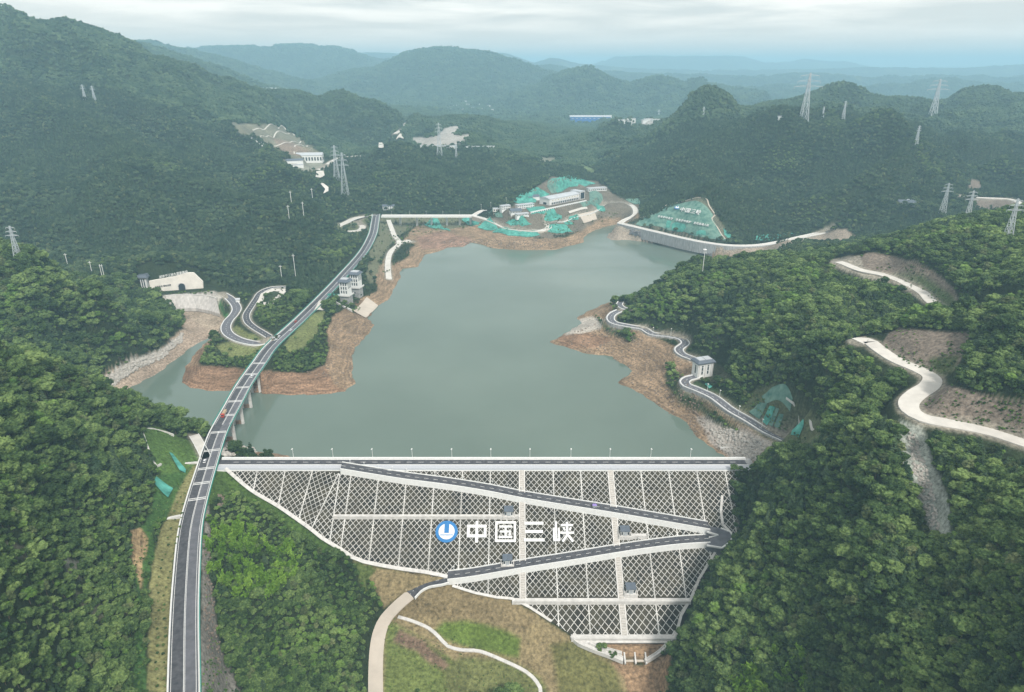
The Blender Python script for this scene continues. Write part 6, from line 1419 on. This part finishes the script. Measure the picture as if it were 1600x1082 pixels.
fz = lambda Q: (lambda x, y: zsample(x, y)(Q))
def cand(y0, y1, cell, wide=1.0):
    out = []
    ys = np.arange(y0, y1, cell)
    for i, y in enumerate(ys):
        hw_ = wide * (y * .84 + 100) + (70 if y < 900 else 0)
        xs = np.arange(-hw_, hw_, cell) + (i % 2) * cell / 2; out.append(np.stack([xs, np.full(len(xs), y)], 1))
    P = np.concatenate(out); P += rng.uniform(-.42, .42, P.shape) * cell
    P = P[(np.abs(P[:, 0]) < 1.1 * (P[:, 1] + 150)) & (P[:, 1] > 85)]
    f = zsample(P[:, 0], P[:, 1])(forest); P = P[f > rng.uniform(.05, .95, len(P))]
    g = ground(P[:, 0], P[:, 1]); return np.c_[P, g]
# bamboo groves, by where they stand in the photograph
GROVES = ["322,815 345,822 400,825 440,830 462,845 470,880 450,905 430,935 395,945 360,925 330,900 320,870", "1145,1090 1140,1060 1165,1040 1190,1018 1215,1010 1245,1012 1262,1035 1262,1090"]
near_ = np.concatenate([cand(90, 300, 3.5), cand(300, 820, 4.2)])
npx, npy = proj(near_[:, 0], near_[:, 1], near_[:, 2] + 4)
gro = np.zeros(len(near_), bool)
for s in GROVES: gro |= inpoly(npx, npy, [tuple(map(float, q.split(','))) for q in s.split()])
gro &= (near_[:, 1] < 520) & (rng.random(len(near_)) < np.where(fbm(near_[:, 0] / 11, near_[:, 1] / 11, 2) > -.25, .9, .15))
bam = near_[gro]; near_ = near_[~gro]; npx, npy = npx[~gro], npy[~gro]
nn = fbm(near_[:, 0] / 60, near_[:, 1] / 60, 3) + .25 * rng.normal(size=len(near_))
vi = rng.choice([0, 1, 2, 0, 6, 2, 7, 6, 1], len(near_)); vi = np.where(nn > .52, 3, vi); vi = np.where((nn < -.30), rng.choice([4, 5, 4, 2], len(near_)), vi)
left = near_[:, 0] < 0
sc = np.where(left, 1.02, .80) * rng.choice([.55, .7, .8, .9, 1.0, 1.1, 1.3], len(near_)) * rng.uniform(.88, 1.12, len(near_)) * (1 + .25 * fbm(near_[:, 0] / 35, near_[:, 1] / 35, 2))
sc = np.where((near_[:, 0] > -240) & (near_[:, 0] < -55) & (near_[:, 1] < 420) , sc * .62, sc)
sc *= zsample(near_[:, 0], near_[:, 1])(LOW); sc *= .62 + .38 * smooth(.4, 1, zsample(near_[:, 0], near_[:, 1])(forest)); sc *= smooth(-1, 16, zsample(near_[:, 0], near_[:, 1])(sdl)) * .4 + .6
rz = rng.uniform(0, 6.28, len(near_))
# the 300 largest in view become trees of their own
dep = near_[:, 1] * CP - (near_[:, 2] - CAMZ) * SP
inside = (npx > 5) & (npx < 1595) & (npy > 0) & (npy < 1075)
sz = np.where(inside, sc / dep, 0); order = np.argsort(-sz)[:900]; pick = []
for i in order:
    x, y, g0 = near_[i]; t = np.linspace(.45, .965, 26); top = g0 + 7 * sc[i]; hx = x * t; hy = y * t; hz_ = CAMZ + (top - CAMZ) * t
    ok = hy > 82
    if (ground(hx[ok], hy[ok]) + 3 < hz_[ok]).all(): pick.append(i)
    if len(pick) == 300: break
LAB = [('broadleaf_tree', lambda x, y: x < 0 and y < 250, 'round crowned broadleaf tree in the dense wood on the near left hillside'),
       ('broadleaf_tree', lambda x, y: x < 0, 'broadleaf tree in the wood on the slope left of the highway'),
       ('broadleaf_tree', lambda x, y: True, 'dark broadleaf tree in the dense wood on the steep hill right of the dam')]
protos = {}
for i in pick:
    x, y, g0 = map(float, near_[i]); k = int(vi[i]); kind = 'conifer_tree' if k in (4, 5) else 'broadleaf_tree'
    if k in (4, 5): lab = 'slim pointed conifer in the wood ' + ('on the near left hillside' if x < 0 else 'on the steep hill right of the dam')
    elif k == 6: lab = 'broad spreading tree in the wood ' + ('on the near left hillside' if x < 0 else 'on the steep hill right of the dam')
    elif k == 7: lab = 'narrow olive green tree in the wood ' + ('on the near left hillside' if x < 0 else 'on the steep hill right of the dam')
    elif k == 3: lab = 'bright green broadleaf tree in the wood ' + ('on the near left hillside' if x < 0 else 'on the steep hill right of the dam')
    elif x > 0: lab = 'dark broadleaf tree in the dense wood on the steep hill right of the dam'
    elif x < -150: lab = 'round crowned broadleaf tree in the dense wood on the near left hillside'
    else: lab = 'small broadleaf tree in the wood between the highway and the valley floor'
    grp = 'woodland trees ' + ('right of the dam' if x > 0 else 'on the near left hillside' if x < -150 else 'below the highway')
    o = bpy.data.objects.new(kind, None); COL.objects.link(o); o.location = (x, y, g0); o.rotation_euler.z = float(rz[i]); o.scale = (float(sc[i]),) * 3
    tag(o, lab, 'tree', grp)
    c = bpy.data.objects.new('crown', CR[k]); c.parent = o; COL.objects.link(c); t_ = bpy.data.objects.new('trunk', TRK[k]); t_.parent = o; COL.objects.link(t_)
rest = np.ones(len(near_), bool); rest[pick] = False
near_, vi, sc, rz = near_[rest], vi[rest], sc[rest], rz[rest]
scatter('woodland', near_, rz, sc, vi, PC)
und = np.concatenate([cand(90, 300, 2.7), cand(300, 640, 3.2)]); ux_, uy_ = proj(und[:, 0], und[:, 1], und[:, 2] + 2); ku = np.ones(len(und), bool)
for s in GROVES[:0]: ku &= ~inpoly(ux_, uy_, [tuple(map(float, q.split(','))) for q in s.split()])
und = und[ku]; scatter('undergrowth', und, rng.uniform(0, 6.28, len(und)), rng.uniform(.30, .58, len(und)), rng.choice([0, 1, 2, 2, 0, 3], len(und)), PC)
mid_ = cand(820, 1750, 5.1); nm_ = fbm(mid_[:, 0] / 90, mid_[:, 1] / 90, 3) + .2 * rng.normal(size=len(mid_))
vm_ = rng.choice([0, 1, 2, 6, 7], len(mid_)); vm_ = np.where(nm_ > .55, 3, vm_); vm_ = np.where(nm_ < np.where(mid_[:, 0] > 0, .16, 0), rng.choice([4, 5, 2], len(mid_)), vm_)
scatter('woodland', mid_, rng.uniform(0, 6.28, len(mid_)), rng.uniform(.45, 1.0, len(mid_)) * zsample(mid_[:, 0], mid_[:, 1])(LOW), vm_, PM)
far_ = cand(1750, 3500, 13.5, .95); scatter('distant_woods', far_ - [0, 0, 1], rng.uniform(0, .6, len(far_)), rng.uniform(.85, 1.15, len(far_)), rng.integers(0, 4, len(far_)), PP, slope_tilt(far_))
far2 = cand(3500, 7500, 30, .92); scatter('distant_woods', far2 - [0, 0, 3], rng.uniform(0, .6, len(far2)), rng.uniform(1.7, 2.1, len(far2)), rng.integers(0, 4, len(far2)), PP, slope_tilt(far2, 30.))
# bamboo: every clump in view is one of its own
b2 = []
for x, y, g0 in bam:
    for k in range(1): b2.append((x, y, g0))
bsel = b2[:290]
for x, y, g0 in bsel:
    o = bpy.data.objects.new('bamboo_clump', None); COL.objects.link(o); o.location = (float(x), float(y), float(g0)); o.rotation_euler.z = random.uniform(0, 6.28); o.scale = (random.uniform(.8, 1.25),) * 3
    tag(o, 'bright feathery bamboo clump ' + ('in the grove beside the highway below the dam' if x < 0 else 'in the grove low on the hill right of the dam'), 'bamboo', 'bamboo ' + ('beside the highway' if x < 0 else 'low on the right hill'))
    k = random.randrange(3); c = bpy.data.objects.new('crown', BB[k]); c.parent = o; COL.objects.link(c); t_ = bpy.data.objects.new('culms', BT[k]); t_.parent = o; COL.objects.link(t_)
if len(b2) > 290:
    q = np.array(b2[290:]); scatter('bamboo_thicket', q, rng.uniform(0, 6.28, len(q)), rng.uniform(.8, 1.2, len(q)), rng.integers(0, 3, len(q)), PB)
print('TREES', len(near_), len(mid_), len(far_), len(far2), 'bamboo', len(b2), 'picked', len(pick))
# ---------------------------------------------------------------- riprap and boulders, planting near the roads
RK = [rockmesh(s) for s in (1, 2, 3)]; RKD = [rockmesh(s) for s in (4, 5)]
for m_ in RK: m_.materials.append(M_['rock'])
for m_ in RKD: m_.materials.append(M_['darkrock'])
PR = proto_col('pale_boulder', [(m_,) for m_ in RK]); RKS = [m_.copy() for m_ in RK]
for m_ in RKS: m_.materials.clear(); m_.materials.append(M_['stone'])
PS = proto_col('earth_stone', [(m_,) for m_ in RKS]); PD = proto_col('dark_boulder', [(m_,) for m_ in RKD])
def rocks(name, s, n, lo, hi, coll, nv, tmin, kind_seed):
    P = PXL(s); xs = [p[0] for p in P]; ys = [p[1] for p in P]; r = np.random.default_rng(kind_seed); out = []
    while len(out) < n:
        x, y = r.uniform(min(xs), max(xs)), r.uniform(min(ys), max(ys))
        if inpoly(np.array(x), np.array(y), P): out.append(hit(x, y, tmin))
    out = np.array(out); scatter(name, out, r.uniform(0, 6.28, n), r.uniform(lo, hi, n) ** 1.0, r.integers(0, nv, n), coll)
rocks('riprap', "150,602 205,566 250,550 284,522 286,532 252,560 205,582 172,606 160,608", 620, .7, 2.2, PR, 3, 450, 1)
rocks('riprap', "344,702 356,694 372,696 392,700 402,708 380,712 345,713", 130, .8, 2.6, PR, 3, 300, 2)
rocks('riprap', "1110,668 1150,672 1190,690 1215,702 1180,718 1145,716 1125,700", 420, .5, 1.7, PR, 3, 300, 3)
rocks('rockfill', "985,366 1040,378 1090,390 1112,400 1112,396 1090,384 1040,371 985,360", 420, 1.0, 2.4, PD, 2, 900, 4)
rocks('stones', "440,560 480,582 545,608 555,560 584,505 560,490 520,500 515,560 480,575", 420, .25, 1.1, PS, 3, 500, 5)
rocks('stones', "870,530 940,500 1000,530 1060,560 1100,640 1120,690 1080,680 1000,610 960,580", 560, .25, 1.2, PS, 3, 400, 6)
rocks('stones', "340,770 350,775 352,790 338,792", 14, .6, 1.8, PS, 3, 250, 7)
rocks('stones', "318,850 328,850 335,960 350,1040 330,1070 318,1000", 120, .25, .9, PS, 3, 150, 8)
rocks('stones', "660,378 760,375 880,375 900,382 860,389 780,388 700,383", 260, .6, 1.6, PS, 3, 900, 9)
rocks('stones', "1418,670 1432,680 1462,780 1468,830 1455,826 1425,740", 260, .3, 1.1, PR, 3, 150, 10)
def shrub(px, py, s, lab, k=0, tmin=0, grp=None, nm='shrub', cat='shrub'):
    p = hit(px, py, tmin); o = bpy.data.objects.new(nm, None); COL.objects.link(o); o.location = tuple(p - [0, 0, .8 * s]); o.scale = (s,) * 3; o.rotation_euler.z = random.uniform(0, 6); tag(o, lab, cat, grp)
    c = bpy.data.objects.new('crown', CR[k]); c.parent = o; COL.objects.link(c); t = bpy.data.objects.new('trunk', TRK[k]); t.parent = o; COL.objects.link(t)
i = 0
for py in range(775, 1075, 13):
    for side in (0, 1):
        t = (py - 775) / 300; xl = 274 - 36 * min(1, t * 2.2) + 2; xr = 296 - 32 * min(1, t * 2.0); x = xl + (xr - xl) * (.25 + .5 * side) + random.uniform(-2.5, 2.5); y = py + random.uniform(-3, 3)
        shrub(x, y, random.uniform(.13, .24), 'small dark sapling planted on the mown strip left of the highway', random.choice((0, 2)), 150, 'saplings on the mown strip', 'sapling', 'young tree')
for px, py, s, k, lab in [(634, 1000, .55, 0, 'larger left shrub of the cluster inside the footpath start'), (641, 990, .45, 1, 'upper shrub of the cluster inside the footpath start'), (629, 995, .4, 2, 'leftmost shrub of the cluster inside the footpath start'), (645, 979, .35, 0, 'small shrub on the footpath just below the dirt track'),
    (717, 1002, .5, 0, 'left shrub of the trio on the green lawn'), (726, 998, .55, 1, 'middle shrub of the trio on the green lawn'), (735, 1003, .45, 2, 'right shrub of the trio on the green lawn'), (865, 1080, .42, 4, 'left dark bush of the pair at the bottom of the valley floor'), (883, 1078, .46, 4, 'right dark bush of the pair at the bottom of the valley floor'),
    (1382, 446, .95, 1, 'tall lone tree standing at the edge of the upper mountain road'), (400, 533, .5, 0, 'small tree on the lawn inside the portal road'), (360, 548, .5, 0, 'small tree on the lawn below the portal road bend'), (462, 530, .4, 0, 'small tree on the long lawn beside the highway')]:
    shrub(px, py, s, lab, k, 150)
for j in range(16):
    px = 262 + j * 4.6 + random.uniform(-1, 1); shrub(px, 458 + random.uniform(-2, 3) + (j % 2) * 2, random.uniform(.3, .5), 'small clipped tree on the forecourt of the portal', random.choice((0, 2)), 600, 'trees on the portal forecourt')

# tufts of rough grass and weeds on the open banks and the valley floor
def tufts(s, n, lo, hi, tmin, seed, kinds=(0, 2, 3)):
    P = PXL(s); xs = [p[0] for p in P]; ys = [p[1] for p in P]; r = np.random.default_rng(seed); X, Y = r.uniform(min(xs), max(xs), n * 3), r.uniform(min(ys), max(ys), n * 3)
    k = inpoly(X, Y, P) & (fbm(X / 26, Y / 18, 3) > -.12); out = np.array([hit(x, y, tmin) for x, y in zip(X[k][:n], Y[k][:n])]); m = len(out); out[:, 2] -= .35
    scatter('weeds', out, r.uniform(0, 6.28, m), r.uniform(lo, hi, m), r.choice(kinds, m), PC)
tufts("560,880 600,893 700,905 800,940 900,1005 960,1040 975,1082 850,1082 845,1060 760,1020 690,998 625,966 650,925 600,940", 620, .06, .13, 200, 21)
tufts("600,970 640,975 720,1020 800,1042 835,1082 596,1082", 560, .06, .15, 200, 22)
tufts("225,672 250,670 300,692 316,712 300,735 268,790 250,820 232,900 232,1000 216,1080 206,1080 212,950 208,880 236,820 238,760", 520, .07, .18, 150, 23)
tufts("334,735 352,735 392,770 440,798 500,844 560,878 600,892 560,878 500,866 455,832 395,795 355,775 330,790", 200, .08, .2, 250, 24)
tufts("320,800 330,800 336,940 350,1040 372,1080 316,1080", 160, .07, .2, 150, 25)
tufts("1345,415 1440,412 1500,478 1480,486 1400,436", 120, .1, .25, 400, 26)
tufts("1380,545 1405,513 1515,520 1490,580 1445,585", 120, .1, .25, 300, 27)
tufts("1440,645 1455,606 1530,615 1600,632 1600,680 1500,660", 160, .08, .22, 250, 28)
tufts("1100,598 1150,625 1190,650 1240,690 1262,690 1215,640 1180,612 1150,600", 260, .1, .3, 330, 29)
tufts("600,345 640,345 640,400 600,430 590,400", 120, .15, .4, 800, 30)
tufts("630,345 740,345 740,356 640,370", 130, .15, .4, 1000, 31)
tufts("770,335 860,335 940,330 980,325 960,345 860,368 780,360", 170, .15, .4, 1050, 32)

for px, py, sc_ in [(1146, 738, .8), (1154, 750, .9), (1143, 757, .6), (1150, 768, .9), (1158, 778, 1.), (1147, 786, .7), (1156, 796, .9), (1152, 811, .8), (1149, 824, .6), (1151, 850, .9), (1140, 862, .7), (1133, 871, .8), (1124, 884, .7), (1117, 897, .8), (1108, 910, .7), (1101, 925, .7), (1095, 940, .8), (1147, 866, 1.), (1136, 886, .9), (1124, 905, .9)]:
    p = onface(px, py); o = bpy.data.objects.new('broadleaf_tree', None); COL.objects.link(o); o.location = tuple(p - [0, 0, .5]); o.scale = (sc_,) * 3; o.rotation_euler.z = random.uniform(0, 6); tag(o, 'broadleaf tree leaning over the right hand edge of the dam face', 'tree', 'trees along the right edge of the dam')
    k = random.choice((0, 1, 2, 6)); c = bpy.data.objects.new('crown', CR[k]); c.parent = o; COL.objects.link(c); t = bpy.data.objects.new('trunk', TRK[k]); t.parent = o; COL.objects.link(t)
# ---------------------------------------------------------------- the humid air: one even volume round everything
def build_haze():
    me = bpy.data.meshes.new('haze'); bm = bmesh.new(); bmesh.ops.create_cube(bm, size=1)
    bmesh.ops.scale(bm, vec=(60000, 40000, 1), verts=bm.verts); bmesh.ops.translate(bm, vec=(0, 12000, 0), verts=bm.verts)
    lo, hi = float(z.min()) - 3, float(z.max()) + 14; print('HAZE', lo, hi)
    for v in bm.verts: v.co.z = hi if v.co.z > 0 else lo
    bm.to_mesh(me); bm.free()
    m = bpy.data.materials.new('humid_air'); m.use_nodes = True; nt = m.node_tree; nt.nodes.clear()
    o = nt.nodes.new('ShaderNodeOutputMaterial'); v = nt.nodes.new('ShaderNodeVolumePrincipled')
    v.inputs['Color'].default_value = HAZE_COL; v.inputs['Density'].default_value = HAZE_D; v.inputs['Anisotropy'].default_value = 0.
    nt.links.new(v.outputs[0], o.inputs['Volume']); me.materials.append(m)
    h = bpy.data.objects.new('haze', me); COL.objects.link(h); h['kind'] = 'stuff'
HAZE_COL = (.46, .755, .93, 1); HAZE_D = .00015
build_haze()
